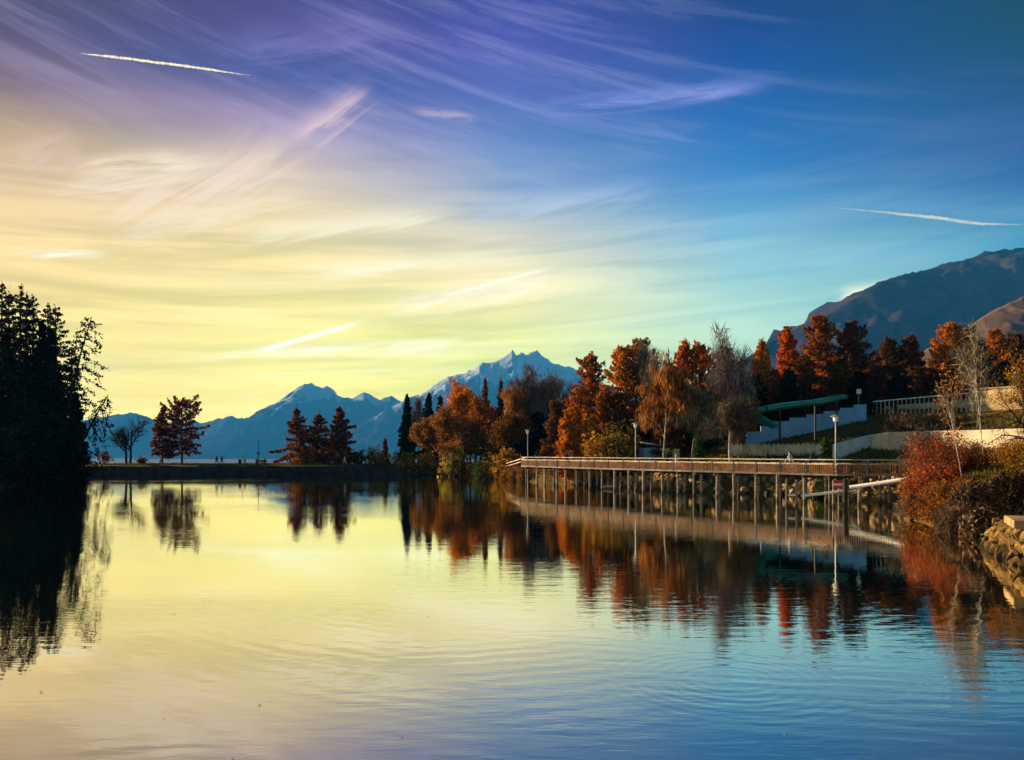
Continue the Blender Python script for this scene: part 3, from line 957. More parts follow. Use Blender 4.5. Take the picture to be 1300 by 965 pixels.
def broad(name, px, top, d, hw, leaf, label, seed, bark='bark', nchild=(8, 5, 5), spread=0.7, grav=(0.05, 0.05, 0.0), nleaf=7000, lsize=0.3, sigma=0.35,
          aspect=1.0, bias=None, lspread=1.0, trunk=0.45, r0=None, cat='tree', group=None, lean=(0, 0), stems=1, zbase=None, maxlev=2, fill=0.0, ratio=0.62):
    """leafy or bare broadleaf tree: limbs, boughs, twigs, then leaves (or fine twig sprays) round the twigs"""
    rng = np.random.RandomState(seed)
    x, y = (px - 650) / F * d, d
    z0 = gz(x, y) - 0.15 if zbase is None else zbase
    h = CH + (YH - top) / F * d - z0
    R = hw / F * d
    root = empty(name, (x, y, z0), label, cat, group)
    mb, tips = MB(), []
    for s in range(stems):
        a = rng.uniform(0, 6.28)
        off = np.array([math.cos(a), math.sin(a), 0]) * (0.25 if stems > 1 else 0)
        grow(mb, off, np.array([lean[0] + off[0] * 0.5, lean[1] + off[1] * 0.5, 1.0]), h * trunk * (1 if stems == 1 else rng.uniform(0.7, 1.05)),
             r0 or (0.012 * h + 0.05), 0, maxlev, rng, tips, nchild, spread, grav, 0.07, ratio)
    T = np.concatenate(tips)
    # bring the grown crown to the size it has in the photo
    k = np.array([R * 0.96 / np.percentile(np.abs(T[:, 0] - lean[0] * h * 0.4), 96), 0, (h - sigma * 0.6) / T[:, 2].max()])
    k[1] = k[0]
    sx = lambda V: V * k[None]
    mb.v = [sx(v) for v in mb.v]
    mb.build('trunk', bark, root)
    T = sx(T)
    if nleaf:
        cr = MB()
        c = T[rng.randint(0, len(T), nleaf)] + rng.normal(0, sigma, (nleaf, 3)) * np.array([[1, 1, 0.8]])
        if bias is not None and bias[2] < -0.5:
            c[:, 2] -= np.abs(rng.normal(0, sigma * 1.2, nleaf))
        c = c[c[:, 2] > 0.15]
        cr.leaves(c, lsize, rng, aspect, bias, lspread)
        cr.build('crown', leaf, root)
    return root


def bush(name, px, top, d, hw, leaf, label, seed, bark='bark', nst=16, nleaf=3500, lsize=0.2, sigma=0.18, aspect=1.0, bias=None, cat='bush', group=None,
         zbase=None, deep=1.0, twig=3, lspread=1.0):
    rng = np.random.RandomState(seed)
    x, y = (px - 650) / F * d, d
    z0 = gz(x, y) - 0.1 if zbase is None else zbase
    h = CH + (YH - top) / F * d - z0
    R = hw / F * d
    root = empty(name, (x, y, z0), label, cat, group)
    mb, pts = MB(), []
    for i in range(nst):
        a = i * 2.4 + rng.normal(0, 0.3)
        k = math.sqrt(rng.uniform(0.02, 1.0))
        e = np.array([math.cos(a) * R * k, math.sin(a) * R * k * deep, h * math.sqrt(max(0.05, 1 - 0.8 * k * k)) * rng.uniform(0.72, 1.0)])
        s0 = np.array([math.cos(a) * R * 0.35 * k, math.sin(a) * R * 0.35 * k * deep, 0])
        md = (s0 + e) / 2 + np.array([0, 0, h * 0.12]) + rng.normal(0, 0.05 * h, 3)
        p = np.stack([s0, (s0 + md) / 2 + [0, 0, 0.06 * h], md, (md + e) / 2 + [0, 0, 0.05 * h], e])
        mb.tube(p, np.linspace(0.022 + 0.006 * h, 0.008, 5), 3)
        pts.append(p[1:])
        for j in range(twig):
            b0 = p[rng.randint(1, 4)]
            dv = unit(e - s0 + rng.normal(0, 0.5 * h, 3)) * h * rng.uniform(0.2, 0.45)
            q = np.stack([b0, b0 + dv * 0.6, b0 + dv])
            mb.tube(q, [0.014, 0.01, 0.006], 3)
            pts.append(q[1:])
    mb.build('stems', bark, root, kind='stuff')
    T = np.concatenate(pts)
    cr = MB()
    i, w = rng.randint(0, len(T) - 1, nleaf), rng.rand(nleaf, 1)
    c = T[i] + rng.normal(0, sigma, (nleaf, 3))
    c = c[c[:, 2] > 0.0]
    cr.leaves(c, lsize, rng, aspect, bias, lspread)
    cr.build('foliage', leaf, root)
    return root


# --- dark wood on the left bank, seen against the light
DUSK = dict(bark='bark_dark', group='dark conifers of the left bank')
L_ = [  # px, top, d, half width, leaf, needles per metre, label
    (2, 357, 118, 30, 'needles_dusk', 26, 'tall dark larch cut by the left edge of the picture'),
    (24, 359, 120, 30, 'needles_dusk', 26, 'tallest dark larch of the left bank with pointed open top'),
    (41, 374, 115, 27, 'needles_dusk', 28, 'dark larch just right of the tallest one on the left bank'),
    (12, 370, 113, 30, 'needles_dusk', 30, 'dark larch between the left edge and the tallest larch'),
    (33, 372, 110, 30, 'needles_dusk', 30, 'dark larch in front of the tallest one on the left bank'),
    (60, 384, 121, 32, 'needles_dusk', 28, 'dark larch behind the two dense black spruces'),
    (90, 436, 120, 26, 'needles_dusk', 24, 'shorter dark larch behind the leaning one'),
    (74, 388, 118, 36, 'needles_dusk', 26, 'thin-crowned dark larch beside the leaning one on the left bank')]
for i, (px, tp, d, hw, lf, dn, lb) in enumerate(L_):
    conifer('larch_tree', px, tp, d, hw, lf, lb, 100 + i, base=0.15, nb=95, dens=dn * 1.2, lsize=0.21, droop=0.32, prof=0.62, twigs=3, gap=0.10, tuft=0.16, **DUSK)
L_ = [(51, 404, 112, 24, 'dense black spruce with narrow top in the middle of the left wood'),
      (63, 416, 110, 24, 'dense black spruce nearest the water in the left wood'),
      (12, 425, 108, 34, 'broad black spruce at the left edge in front of the tall larches'),
      (33, 448, 106, 32, 'low black spruce in front, left of the middle of the left wood'),
      (75, 470, 109, 26, 'low black spruce below the leaning larch'),
      (97, 497, 116, 22, 'rightmost small black spruce at the foot of the left wood'),
      (-16, 395, 112, 36, 'black spruce mostly outside the left edge of the picture')]
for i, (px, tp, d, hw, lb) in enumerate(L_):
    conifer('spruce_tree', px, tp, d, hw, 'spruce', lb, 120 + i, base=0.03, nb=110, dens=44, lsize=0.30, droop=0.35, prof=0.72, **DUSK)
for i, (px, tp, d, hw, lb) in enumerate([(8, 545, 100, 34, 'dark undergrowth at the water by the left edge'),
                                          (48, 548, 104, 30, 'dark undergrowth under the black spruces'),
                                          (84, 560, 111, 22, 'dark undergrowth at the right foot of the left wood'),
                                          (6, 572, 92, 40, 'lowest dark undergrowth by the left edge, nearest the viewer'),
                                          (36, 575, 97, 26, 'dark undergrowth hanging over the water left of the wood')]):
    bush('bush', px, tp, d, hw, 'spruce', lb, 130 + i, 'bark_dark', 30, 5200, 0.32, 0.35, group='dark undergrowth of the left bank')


def leaning(name, foot, tip, d, label, seed, n=46, blen=3.6, sag=0.55, q0=0.42, dens=22, hang=0.0):
    """a larch stem leaning out over the bank; its branches hang from it"""
    rng = np.random.RandomState(seed)
    A = P3(*foot, d)
    A[2] = max(A[2], gz(A[0], A[1]) - 0.2) if foot[1] > 560 else A[2]
    B = P3(*tip, d - 3)
    root = empty(name, tuple(A), label, 'tree', 'damaged larches of the left bank')
    tt = np.linspace(0, 1, 9)
    ax = B - A
    L = np.linalg.norm(ax)
    tr = ax[None] * tt[:, None] + np.array([0, 0, 1.0])[None] * (np.sin(tt * math.pi) * 0.02 * L)[:, None] + np.cumsum(rng.normal(0, 0.05, (9, 3)), 0)
    mb, br, cr, pts = MB(), MB(), MB(), []
    mb.tube(tr, 0.24 * (1 - tt) + 0.05, 6)
    mb.build('trunk', 'bark_dark', root)
    for i in range(n):
        q = q0 + (0.99 - q0) * (i + rng.rand()) / n
        p0 = np.array([np.interp(q, tt, tr[:, k]) for k in range(3)])
        l = blen * (1.08 - (q - q0) / (1 - q0) * 0.8) * rng.uniform(0.6, 1.15)
        a = i * 2.4
        pr = np.cross(unit(ax), [math.cos(a), math.sin(a), 0.3])
        o = unit(pr + unit(ax) * 0.35 - UP * (0.15 + hang))
        u = np.linspace(0, 1, 6)
        p = p0[None] + o[None] * (l * u)[:, None] - UP[None] * (l * (sag * u ** 2 - 0.25 * sag * u ** 5))[:, None] + rng.normal(0, 0.05, (6, 3))
        br.tube(p, np.linspace(0.045, 0.014, 6), 3)
        for k in range(5):
            w = rng.uniform(0.2, 1)
            b0 = np.array([np.interp(w, u, p[:, c]) for c in range(3)])
            v = unit(rng.normal(0, 0.5, 3) + o * 0.5 - UP * 0.8) * rng.uniform(0.4, 1.1)
            br.tube(np.stack([b0, b0 + v * 0.6, b0 + v - UP * 0.12]), [0.02, 0.014, 0.008], 3)
            pts.append(np.stack([b0 + v * s for s in (0.3, 0.6, 0.9)]))
        m_ = int(dens * l)
        w = rng.uniform(0.1, 1, m_)
        pts.append(np.stack([np.interp(w, u, p[:, k]) for k in range(3)], 1) + rng.normal(0, 0.13, (m_, 3)))
    br.build('branches', 'bark_dark', root, kind='stuff')
    cr.leaves(np.concatenate(pts), 0.24, rng, 1.6, (0, 0, -0.6))
    cr.build('crown', 'needles_dusk', root)


leaning('larch_tree', (66, 600), (116, 402), 112, 'dark larch leaning to the right out of the left wood', 140, n=36, blen=4.8, q0=0.45, dens=9)
leaning('larch_tree', (84, 600), (138, 502), 111, 'broken dark larch bent low over the water with hanging branches', 141, n=30, blen=4.0, sag=1.2, q0=0.5, dens=2, hang=0.7)

# --- dam crest
G_ = 'larches standing on the dam'
conifer('larch_tree', 206, 515, 151, 20, 'needles_maroon', 'narrow rusty larch, left of the pair on the dam', 200, base=0.16, nb=54, dens=30, lsize=0.28, twigs=3, prof=0.7, droop=0.22, group=G_)
conifer('larch_tree', 231, 513, 152, 32, 'needles_maroon', 'round-crowned rusty larch, right of the pair on the dam', 201, base=0.20, nb=60, dens=26, lsize=0.28, twigs=3, prof=0.6, droop=0.16, round_=0.75, rise=0.4, group=G_)
conifer('larch_tree', 377, 518, 150, 36, 'needles_maroon', 'tall open maroon larch at the left of the dam trio', 202, base=0.08, nb=52, dens=32, lsize=0.30, twigs=3, prof=0.85, droop=0.2, group=G_)
conifer('larch_tree', 403, 525, 152, 30, 'needles_brown', 'middle rust-brown larch of the dam trio', 203, base=0.08, nb=54, dens=36, lsize=0.30, twigs=3, prof=0.75, droop=0.2, group=G_)
conifer('larch_tree', 431, 517, 149, 29, 'needles_maroon', 'dense maroon larch at the right of the dam trio', 204, base=0.06, nb=58, dens=44, lsize=0.30, twigs=3, prof=0.75, droop=0.2, group=G_)
broad('bare_tree', 163, 526, 147, 22, 'needles_dusk', 'bare twiggy tree on the dam beside the left wood', 205, 'bark_dark', (9, 7, 6), 0.75, (0.06, 0.03, 0.0), 1500, 0.22, 0.35, 5, (0, 0, 0.3), 0.9, stems=2)
bush('bush', 133, 573, 146, 6, 'needles_maroon', 'small reddish cone-shaped shrub on the dam near the left wood', 206, nleaf=260, lsize=0.3, bias=(0, 0, .6))
bush('bush', 180, 581, 146, 8, 'needles_maroon', 'low reddish shrub beside the bare tree on the dam', 207, nleaf=260, lsize=0.3)
bush('bush', 390, 570, 147, 24, 'leaf_copper', 'copper shrubs under the left of the dam trio', 208, nleaf=1500, lsize=0.3)
bush('bush', 424, 566, 147, 20, 'needles_rust', 'rusty shrub under the right of the dam trio', 209, nleaf=1500, lsize=0.3)
bush('bush', 456, 571, 147, 9, 'needles_maroon', 'small maroon shrub right of the dam trio', 210, nleaf=500, lsize=0.3)
bush('bush', 472, 568, 147, 10, 'needles_maroon', 'second maroon shrub between dam trio and spruce', 211, nleaf=600, lsize=0.3)
bush('bush', 482, 574, 143, 14, 'leaf_olive', 'olive yellow shrub at the right end of the dam', 212, nleaf=900, lsize=0.3)
conifer('larch_tree', 489, 557, 147, 9, 'needles_maroon', 'tiny rusty larch just left of the dark spruce', 213, nb=26, dens=50, lsize=0.25, base=0.1)

# --- trees behind the lake's far corner
conifer('spruce_tree', 517, 502, 149, 15, 'spruce', 'dark pointed spruce at the left end of the autumn trees', 300, 'bark_dark', 0.03, 100, 60, 0.36, 0.32, 0.8, group='dark spruces among the autumn trees')
conifer('spruce_tree', 544, 499, 156, 14, 'spruce', 'dark spruce second from the left in the autumn trees', 301, 'bark_dark', 0.03, 90, 60, 0.36, 0.32, 0.75, group='dark spruces among the autumn trees')
conifer('spruce_tree', 558, 502, 157, 12, 'spruce', 'small dark spruce tip, third from the left in the autumn trees', 302, 'bark_dark', 0.03, 90, 60, 0.36, 0.32, 0.8, group='dark spruces among the autumn trees')
broad('birch_tree', 531, 505, 158, 12, 'twig_mauve', 'mauve bare birch between the two left spruces', 303, 'bark_birch', (7, 5, 5), 0.5, (0.05, 0.03, 0), 1500, 0.4, 0.3, 4, (0, 0, 1), 0.6)
A_ = 'autumn broadleaf trees behind the far corner'
broad('broadleaf_tree', 551, 528, 143, 22, 'leaf_copper', 'copper tree between dark spruce and tall orange tree', 304, nleaf=11000, lsize=0.24, sigma=0.42, group=A_)
broad('broadleaf_tree', 597, 481, 140, 27, 'needles_orange', 'tall upright orange tree, highest left of the lamp post', 305, nleaf=15000, lsize=0.24, sigma=0.45, spread=0.5, trunk=0.55, group=A_, aspect=1.4, bias=(0, 0, 0.6))
broad('broadleaf_tree', 575, 515, 134, 20, 'leaf_copper', 'lower copper orange tree in front of the tall orange tree', 306, nleaf=11000, lsize=0.24, sigma=0.4, group=A_)
broad('broadleaf_tree', 617, 502, 136, 18, 'needles_rust', 'rust red tree right of the tall orange tree', 307, nleaf=11000, lsize=0.24, sigma=0.4, group=A_)
conifer('larch_tree', 617, 480, 150, 13, 'needles_brown', 'brown larch tip above the rust red tree', 308, base=0.1, nb=60, dens=50, group=A_)
conifer('larch_tree', 635, 482, 149, 13, 'needles_brown', 'second brown larch tip right of the first', 309, base=0.1, nb=60, dens=50, group=A_)
broad('birch_tree', 646, 492, 128, 19, 'leaf_copper', 'weeping copper birch with thin hanging twigs', 310, 'bark_birch', (8, 6, 5), 0.55, (0.05, -0.03, -0.12), 6000, 0.42, 0.32, 3.5, (0, 0, -1.4), 0.5)
broad('birch_tree', 671, 467, 131, 22, 'twig_mauve', 'tall pale mauve birch behind the first lamp post', 311, 'bark_birch', (9, 6, 6), 0.45, (0.06, 0.04, 0.02), 5200, 0.42, 0.35, 3.5, (0, 0, 1), 0.6)
broad('birch_tree', 706, 472, 133, 22, 'twig_mauve', 'bare lilac birch with thin mast-like tip against the mountain', 312, 'bark_birch', (9, 6, 6), 0.5, (0.06, 0.04, 0.02), 3300, 0.42, 0.35, 4, (0, 0, 1), 0.6)
conifer('spruce_tree', 683, 527, 127, 26, 'spruce', 'squat dark evergreen behind the first lamp post', 313, 'bark_dark', 0.02, 90, 44, 0.44, 0.3, 0.5)
conifer('spruce_tree', 703, 520, 126, 22, 'spruce', 'dark evergreen left of the bright orange larch', 314, 'bark_dark', 0.02, 90, 44, 0.44, 0.3, 0.55)
conifer('spruce_tree', 628, 535, 131, 22, 'spruce', 'dark evergreen under the rust red tree', 315, 'bark_dark', 0.02, 80, 40, 0.44, 0.3, 0.6)
conifer('spruce_tree', 660, 540, 125, 20, 'spruce', 'dark low evergreen under the weeping birch', 316, 'bark_dark', 0.02, 80, 40, 0.44, 0.3, 0.5)

# --- shore bushes below them
bush('bush', 512, 574, 140, 16, 'leaf_olive', 'olive bush below the leftmost dark spruce', 320, nleaf=1400, lsize=0.28)
bush('bush', 540, 570, 139, 18, 'leaf_olive', 'wide olive brown bush at the end of the dam', 321, nleaf=1900, lsize=0.28)
bush('bush', 560, 574, 136, 11, 'leaf_copper', 'small copper bush left of the pale yellow bush', 322, nleaf=1200, lsize=0.26)
bush('bush', 579, 569, 131, 15, 'leaf_yellow', 'pale yellow bush at the corner of the lake', 323, nst=30, nleaf=2600, lsize=0.3, aspect=2.2, bias=(0, 0, 1.2))
bush('bush', 644, 571, 119, 13, 'leaf_gold', 'golden orange bush at the foot of the boardwalk ramp', 324, nst=26, nleaf=2600, lsize=0.28, aspect=2.0, bias=(0, 0, 1))
bush('bush', 612, 577, 122, 14, 'spruce_green', 'low green hedge between yellow and golden bush', 325, nleaf=1400, lsize=0.25)
bush('bush', 630, 578, 121, 12, 'leaf_olive', 'low olive hedge beside the golden bush', 326, nleaf=1200, lsize=0.25)

# --- trees behind the boardwalk, left to right
B_ = 'autumn larches behind the boardwalk'
lar = lambda px, tp, d, hw, lf, lb, sd, **k: conifer('larch_tree', px, tp, d, hw * 1.5, lf, lb, sd, **{**dict(base=0.04, nb=86, dens=56, lsize=0.22, droop=0.2, prof=0.78, round_=0.14, rise=0.4, tuft=0.26, group=B_), **k})
lar(751, 450, 110, 26, 'needles_rust', 'rusty larch with rounded top, first tall tree left of the second lamp', 400, round_=0.28)
lar(733, 490, 112, 20, 'needles_rust', 'lower rusty larch at the left foot of the first tall one', 401)
lar(726, 518, 99, 16, 'needles_orange', 'bright orange flame-shaped young larch by the boardwalk', 402, nb=80, dens=90, lsize=0.24, prof=0.7, round_=0.3)
lar(752, 529, 98, 15, 'needles_orange', 'small orange larch right of the flame-shaped one', 403, nb=70, dens=80, lsize=0.24)
lar(788, 440, 106, 24, 'needles_orange', 'orange larch, left half of the tallest pair', 404, round_=0.28)
lar(813, 431, 108, 28, 'needles_rust', 'rust brown larch, right half of the tallest pair', 405, round_=0.32)
lar(783, 500, 100, 22, 'needles_brown', 'brown larch below the tallest pair', 406)
lar(825, 500, 102, 20, 'needles_brown', 'dark brown larch between lamp and white-stemmed birch', 407)
bush('bush', 757, 556, 94, 17, 'leaf_gold', 'golden bush in front of the orange larches', 410, nst=30, nleaf=4200, lsize=0.22, sigma=0.22)
bush('bush', 786, 548, 93, 24, 'leaf_olive', 'big olive gold dome bush beside the second lamp', 411, nst=40, nleaf=7500, lsize=0.22, sigma=0.25)
broad('birch_tree', 835, 432, 104, 20, 'twig_tan', 'pale bare tree top right of the tallest pair', 412, 'bark_birch', (9, 6, 6), 0.45, (0.06, 0.04, 0.02), 3600, 0.36, 0.32, 4, (0, 0, 1), 0.6)
broad('birch_tree', 843, 448, 86, 25, 'leaf_copper', 'weeping white-stemmed birch with copper leaves behind the boardwalk', 413, 'bark_birch', (10, 6, 5), 0.6, (0.06, -0.05, -0.2), 7500, 0.34, 0.28, 2.6, (0, 0, -1.4), 0.5, trunk=0.75, r0=0.16)
broad('bare_tree', 880, 483, 88, 32, 'twig_tan', 'domed grey-brown twiggy tree beside the weeping birch', 414, 'bark_grey', (9, 7, 6), 0.75, (0.05, 0.05, 0.02), 9000, 0.36, 0.32, 4, (0, 0, 0.8), 0.7, trunk=0.4)
lar(868, 432, 99, 20, 'needles_red', 'fiery red larch behind the domed twiggy tree', 415, round_=0.2)
lar(891, 437, 98, 24, 'needles_red', 'wide red larch right of the fiery one', 416, round_=0.28)
lar(852, 470, 97, 16, 'needles_orange', 'orange larch shoulder left of the fiery red one', 417)
lar(924, 441, 102, 20, 'needles_rust', 'rust larch left behind the big white birch', 418)
lar(966, 431, 101, 17, 'needles_orange', 'orange pointed larch right behind the big white birch', 419)
broad('birch_tree', 938, 414, 82, 30, 'twig_mauve', 'big bare birch with white stem, tallest tip behind the boardwalk', 420, 'bark_birch', (12, 6, 5), 0.55, (0.07, 0.0, -0.12), 3600, 0.34, 0.30, 5, (0, 0, -1.0), 0.6, trunk=0.88, r0=0.17)
broad('birch_tree', 928, 500, 80, 26, 'twig_brown', 'low leaning bare birch at the foot of the big white one', 421, 'bark_birch', (9, 6, 6), 0.6, (0.05, 0.0, -0.08), 3800, 0.32, 0.3, 5, (0, 0, -0.8), 0.7, lean=(-0.12, 0))
lar(1000, 415, 104, 21, 'needles_red', 'red-orange larch with sharp tip above the slide', 422, prof=0.75)
lar(1041, 400, 106, 25, 'needles_rust', 'tall rust larch, left of the two above the slide end', 423, round_=0.25)
lar(1081, 411, 104, 27, 'needles_maroon', 'tall maroon larch, right of the two above the slide end', 424, round_=0.2)
lar(1020, 452, 100, 22, 'needles_brown', 'dark brown larch low between red and rust larch', 425)
lar(1062, 455, 99, 22, 'needles_brown', 'dark brown larch low between rust and maroon larch', 426)
lar(1108, 462, 101, 20, 'needles_maroon', 'dark maroon larch filling the gap left of the railing', 427)
lar(1129, 431, 108, 22, 'needles_brown', 'brown larch, left of the pair above the railing', 428, round_=0.2)
lar(1156, 427, 107, 21, 'needles_maroon', 'maroon layered larch, right of the pair above the railing', 429, droop=0.28)
lar(1180, 470, 102, 18, 'needles_maroon', 'low dark maroon larch above the middle of the railing', 430)
lar(1205, 411, 105, 23, 'needles_orange', 'orange larch with round top above the stone wall', 431, round_=0.28)
lar(1229, 415, 106, 20, 'needles_brown', 'brown larch touching the orange one above the stone wall', 432, round_=0.2)
lar(1266, 418, 98, 20, 'needles_orange', 'orange larch behind the slender foreground birch', 433)
lar(1247, 440, 99, 18, 'spruce', 'dark olive larch behind the slender birch stem', 434)
lar(1292, 425, 96, 22, 'needles_brown', 'brown larch at the right edge above the stone wall', 435)
conifer('spruce_tree', 960, 478, 96, 24, 'spruce', 'dark spruce behind the green slide, left', 436, 'bark_dark', 0.02, 70, 32, 0.44, 0.3, 0.6)
conifer('spruce_tree', 1003, 470, 97, 22, 'spruce', 'dark spruce behind the green slide, right', 437, 'bark_dark', 0.02, 70, 32, 0.44, 0.3, 0.6)
conifer('spruce_tree', 1090, 475, 97, 24, 'spruce', 'dark spruce behind the little white sign', 438, 'bark_dark', 0.02, 70, 32, 0.44, 0.3, 0.6)
conifer('spruce_tree', 1142, 478, 99, 24, 'spruce', 'dark spruce above the left half of the railing', 439, 'bark_dark', 0.02, 70, 32, 0.44, 0.3, 0.6)
conifer('spruce_tree', 885, 500, 95, 24, 'spruce', 'dark spruce hidden behind the domed twiggy tree', 440, 'bark_dark', 0.02, 70, 32, 0.44, 0.3, 0.6)
conifer('spruce_tree', 1222, 470, 99, 24, 'spruce', 'dark spruce above the end of the railing', 441, 'bark_dark', 0.02, 70, 32, 0.44, 0.3, 0.6)

# --- small evergreens by the boardwalk
conifer('spruce_tree', 887, 553, 80, 13, 'spruce_green', 'small green spruce by the boardwalk beside the weeping birch', 450, 'bark', 0.02, 50, 150, 0.16, 0.2, 0.7)
conifer('spruce_tree', 1049, 555, 68, 15, 'spruce_green', 'small green fir beside the right-hand lamp post', 451, 'bark', 0.02, 46, 130, 0.16, 0.12, 0.9)

# --- right foreground: slender birch, leaning stems, golden tree, shrubs on the bank
broad('birch_tree', 1249, 404, 50, 26, 'twig_tan', 'slender pale birch stem rising from the shrubs at right', 460, 'bark_birch', (9, 4, 4), 0.6, (0.1, 0.06, 0.02), 900, 0.20, 0.2, 4, (0, 0, 0.8), 0.7, trunk=0.95, r0=0.09)
broad('birch_tree', 1222, 470, 47, 22, 'leaf_copper', 'thin leaning birch left of the slender birch stem', 461, 'bark_birch', (6, 4, 4), 0.55, (0.08, 0.05, 0), 500, 0.12, 0.2, 1.2, lean=(-0.22, 0), trunk=0.9, r0=0.05)
broad('broadleaf_tree', 1306, 440, 58, 30, 'leaf_gold', 'thin golden-leaved tree at the right edge', 462, 'bark_grey', (9, 6, 5), 0.6, (0.05, 0.03, 0), 2600, 0.13, 0.25, trunk=0.6)
broad('bare_tree', 1312, 498, 40, 44, 'twig_brown', 'dark bare branches reaching in from the right edge', 463, 'bark_dark', (9, 5, 5), 0.9, (0.0, -0.04, -0.06), 500, 0.14, 0.15, 4, (0, 0, -0.4), 0.8, trunk=0.6, r0=0.10)
R_ = 'autumn shrubs on the right-hand bank'
sh = lambda px, tp, d, hw, lf, lb, sd, n=9500, ls=0.10, **k: bush('bush', px, tp, d, hw, lf, lb, sd, 'bark_grey', **{**dict(nst=60, nleaf=n, lsize=ls, sigma=0.17, twig=5, group=R_), **k})
sh(1196, 556, 52, 35, 'leaf_red', 'red-leaved shrub, the brightest on the right-hand bank', 470)
sh(1186, 596, 46.5, 30, 'leaf_red', 'lower red shrub over the water below the brightest one', 471)
sh(1168, 604, 51, 18, 'leaf_copper', 'copper shrub at the end of the white pipe', 472, 8000)
sh(1212, 612, 43.5, 34, 'leaf_copper', 'brown shrub hanging over the water in the middle of the bank', 473)
sh(1168, 640, 46.4, 24, 'twig_tan', 'pale dry reeds and twigs at the water on the bank', 474, 6000, 0.16, aspect=4, bias=(0, 0, 1.0))
sh(1232, 566, 53, 30, 'leaf_copper', 'copper shrub behind the slender birch stem', 475, 10000)
sh(1268, 575, 50, 30, 'leaf_copper', 'speckled brown shrub high on the bank at right', 476, 9000)
sh(1246, 618, 40.5, 30, 'twig_brown', 'grey-brown twiggy shrub just left of the black mound added as bank shade', 477, 9000, 0.12, aspect=2)
sh(1300, 560, 46, 30, 'leaf_gold', 'golden speckled shrub at the right edge of the bank', 478, 7000)
sh(1219, 645, 39.5, 26, 'twig_brown', 'low twigs trailing in the water left of the stone wall', 479, 6000, 0.12, aspect=3)
sh(1292, 604, 34.5, 40, 'needles_dusk', 'black juniper mound above the concrete slab', 480, 9000, 0.10, sigma=0.12)  # added dark mound in place of the shadow on the bank
sh(1150, 527, 80, 24, 'twig_brown', 'brown scrub in front of the railing', 481, 5000, 0.16, aspect=2.5)
sh(1195, 525, 79, 24, 'twig_brown', 'brown scrub below the stone wall corner', 482, 5000, 0.16, aspect=2.5)
sh(1180, 543, 62, 30, 'twig_brown', 'thin bare scrub in front of the cream wall', 483, 3000, 0.16, aspect=3)

sh(1176, 626, 46.0, 26, 'leaf_copper', 'low copper shrub at the water under the red shrubs', 484, 7000)
sh(1206, 640, 42.0, 26, 'leaf_copper', 'low brown shrub at the water beside the trailing twigs', 485, 7000)
sh(1170, 646, 45.3, 18, 'leaf_copper', 'small copper shrub at the water beside the last boulder', 486, 4000)
sh(1243, 654, 37.6, 15, 'twig_brown', 'small twiggy shrub against the end of the stone wall', 487, 3000, 0.12, aspect=2)
# --- fill between the taller trees
F_ = 'lower brown trees inside the autumn wood'
for i, (px, tp, d, hw, lf, lb) in enumerate((
        (586, 532, 133, 24, 'leaf_copper', 'low copper tree behind the pale yellow bush'),
        (624, 533, 129, 24, 'needles_brown', 'low brown tree behind the green hedge'),
        (650, 525, 124, 22, 'needles_brown', 'low brown tree behind the golden bush'),
        (604, 520, 141, 22, 'needles_brown', 'brown tree under the tall upright orange tree'))):
    broad('broadleaf_tree', px, tp, d, hw, lf, lb, 700 + i, nleaf=9000, lsize=0.24, sigma=0.5, trunk=0.3, spread=0.9, group=F_)
for i, (px, tp, d, hw, lf, lb) in enumerate((
        (706, 508, 116, 18, 'needles_brown', 'brown larch left of the flame-shaped larch'),
        (768, 492, 101, 18, 'needles_rust', 'rust larch between first tall tree and tallest pair'),
        (850, 497, 92, 18, 'needles_brown', 'brown larch behind the weeping birch'),
        (908, 470, 95, 20, 'needles_brown', 'brown larch between red larch and big birch'),
        (945, 480, 94, 20, 'needles_rust', 'rust larch low behind the big birch stem'),
        (982, 470, 99, 16, 'needles_rust', 'rust larch left of the sharp red-orange larch'),
        (1165, 468, 103, 18, 'needles_brown', 'brown larch low between the pair above the railing and the dark maroon one'),
        (1192, 452, 108, 18, 'needles_brown', 'brown larch left behind the orange round-topped one'),
        (1240, 478, 96, 20, 'needles_rust', 'rust larch just above the tan stone wall'),
        (1275, 470, 95, 20, 'needles_brown', 'brown larch above the right part of the stone wall'))):
    lar(px, tp, d, hw, lf, lb, 720 + i, group=F_)

# ------------------------------------------------------------------ built things


def ramp_pts(poly, step):
    """evenly spaced points and directions along a polyline"""
    poly = np.asarray(poly, float)
    seg = np.linalg.norm(np.diff(poly, axis=0), axis=1)
    cum = np.concatenate([[0], np.cumsum(seg)])
    s = np.arange(0, cum[-1] + 1e-6, step)
    p = np.stack([np.interp(s, cum, poly[:, k]) for k in range(poly.shape[1])], 1)
    i = np.clip(np.searchsorted(cum, s, side='right') - 1, 0, len(seg) - 1)
    d = np.diff(poly, axis=0)[i] / seg[i][:, None]
    return p, d


# --- dam lining
mb = MB()
prof = [(0.0, -0.8), (0.45, 0.0), (1.12, 1.60), (1.75, 1.64), (1.75, 1.2)]
xs = np.arange(-84.5, -12.9, 1.0)
V = np.array([[x, 138.75 + o * 1.2 + 0.05 * math.sin(x * 1.3), z + 0.04 * math.sin(x * 0.7 + z)] for x in xs for o, z in prof])
k = len(prof)
i = np.arange(len(xs) - 1)[:, None] * k
j = np.arange(k - 1)[None]
mb.add(V, np.stack([i + j, i + k + j, i + k + j + 1, i + j + 1], -1).reshape(-1, 4))
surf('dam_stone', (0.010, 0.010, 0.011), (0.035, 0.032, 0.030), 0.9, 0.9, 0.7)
mb.build('dam_wall', 'dam_stone', label='low dark stone-lined dam wall across the far end of the lake', cat='wall')

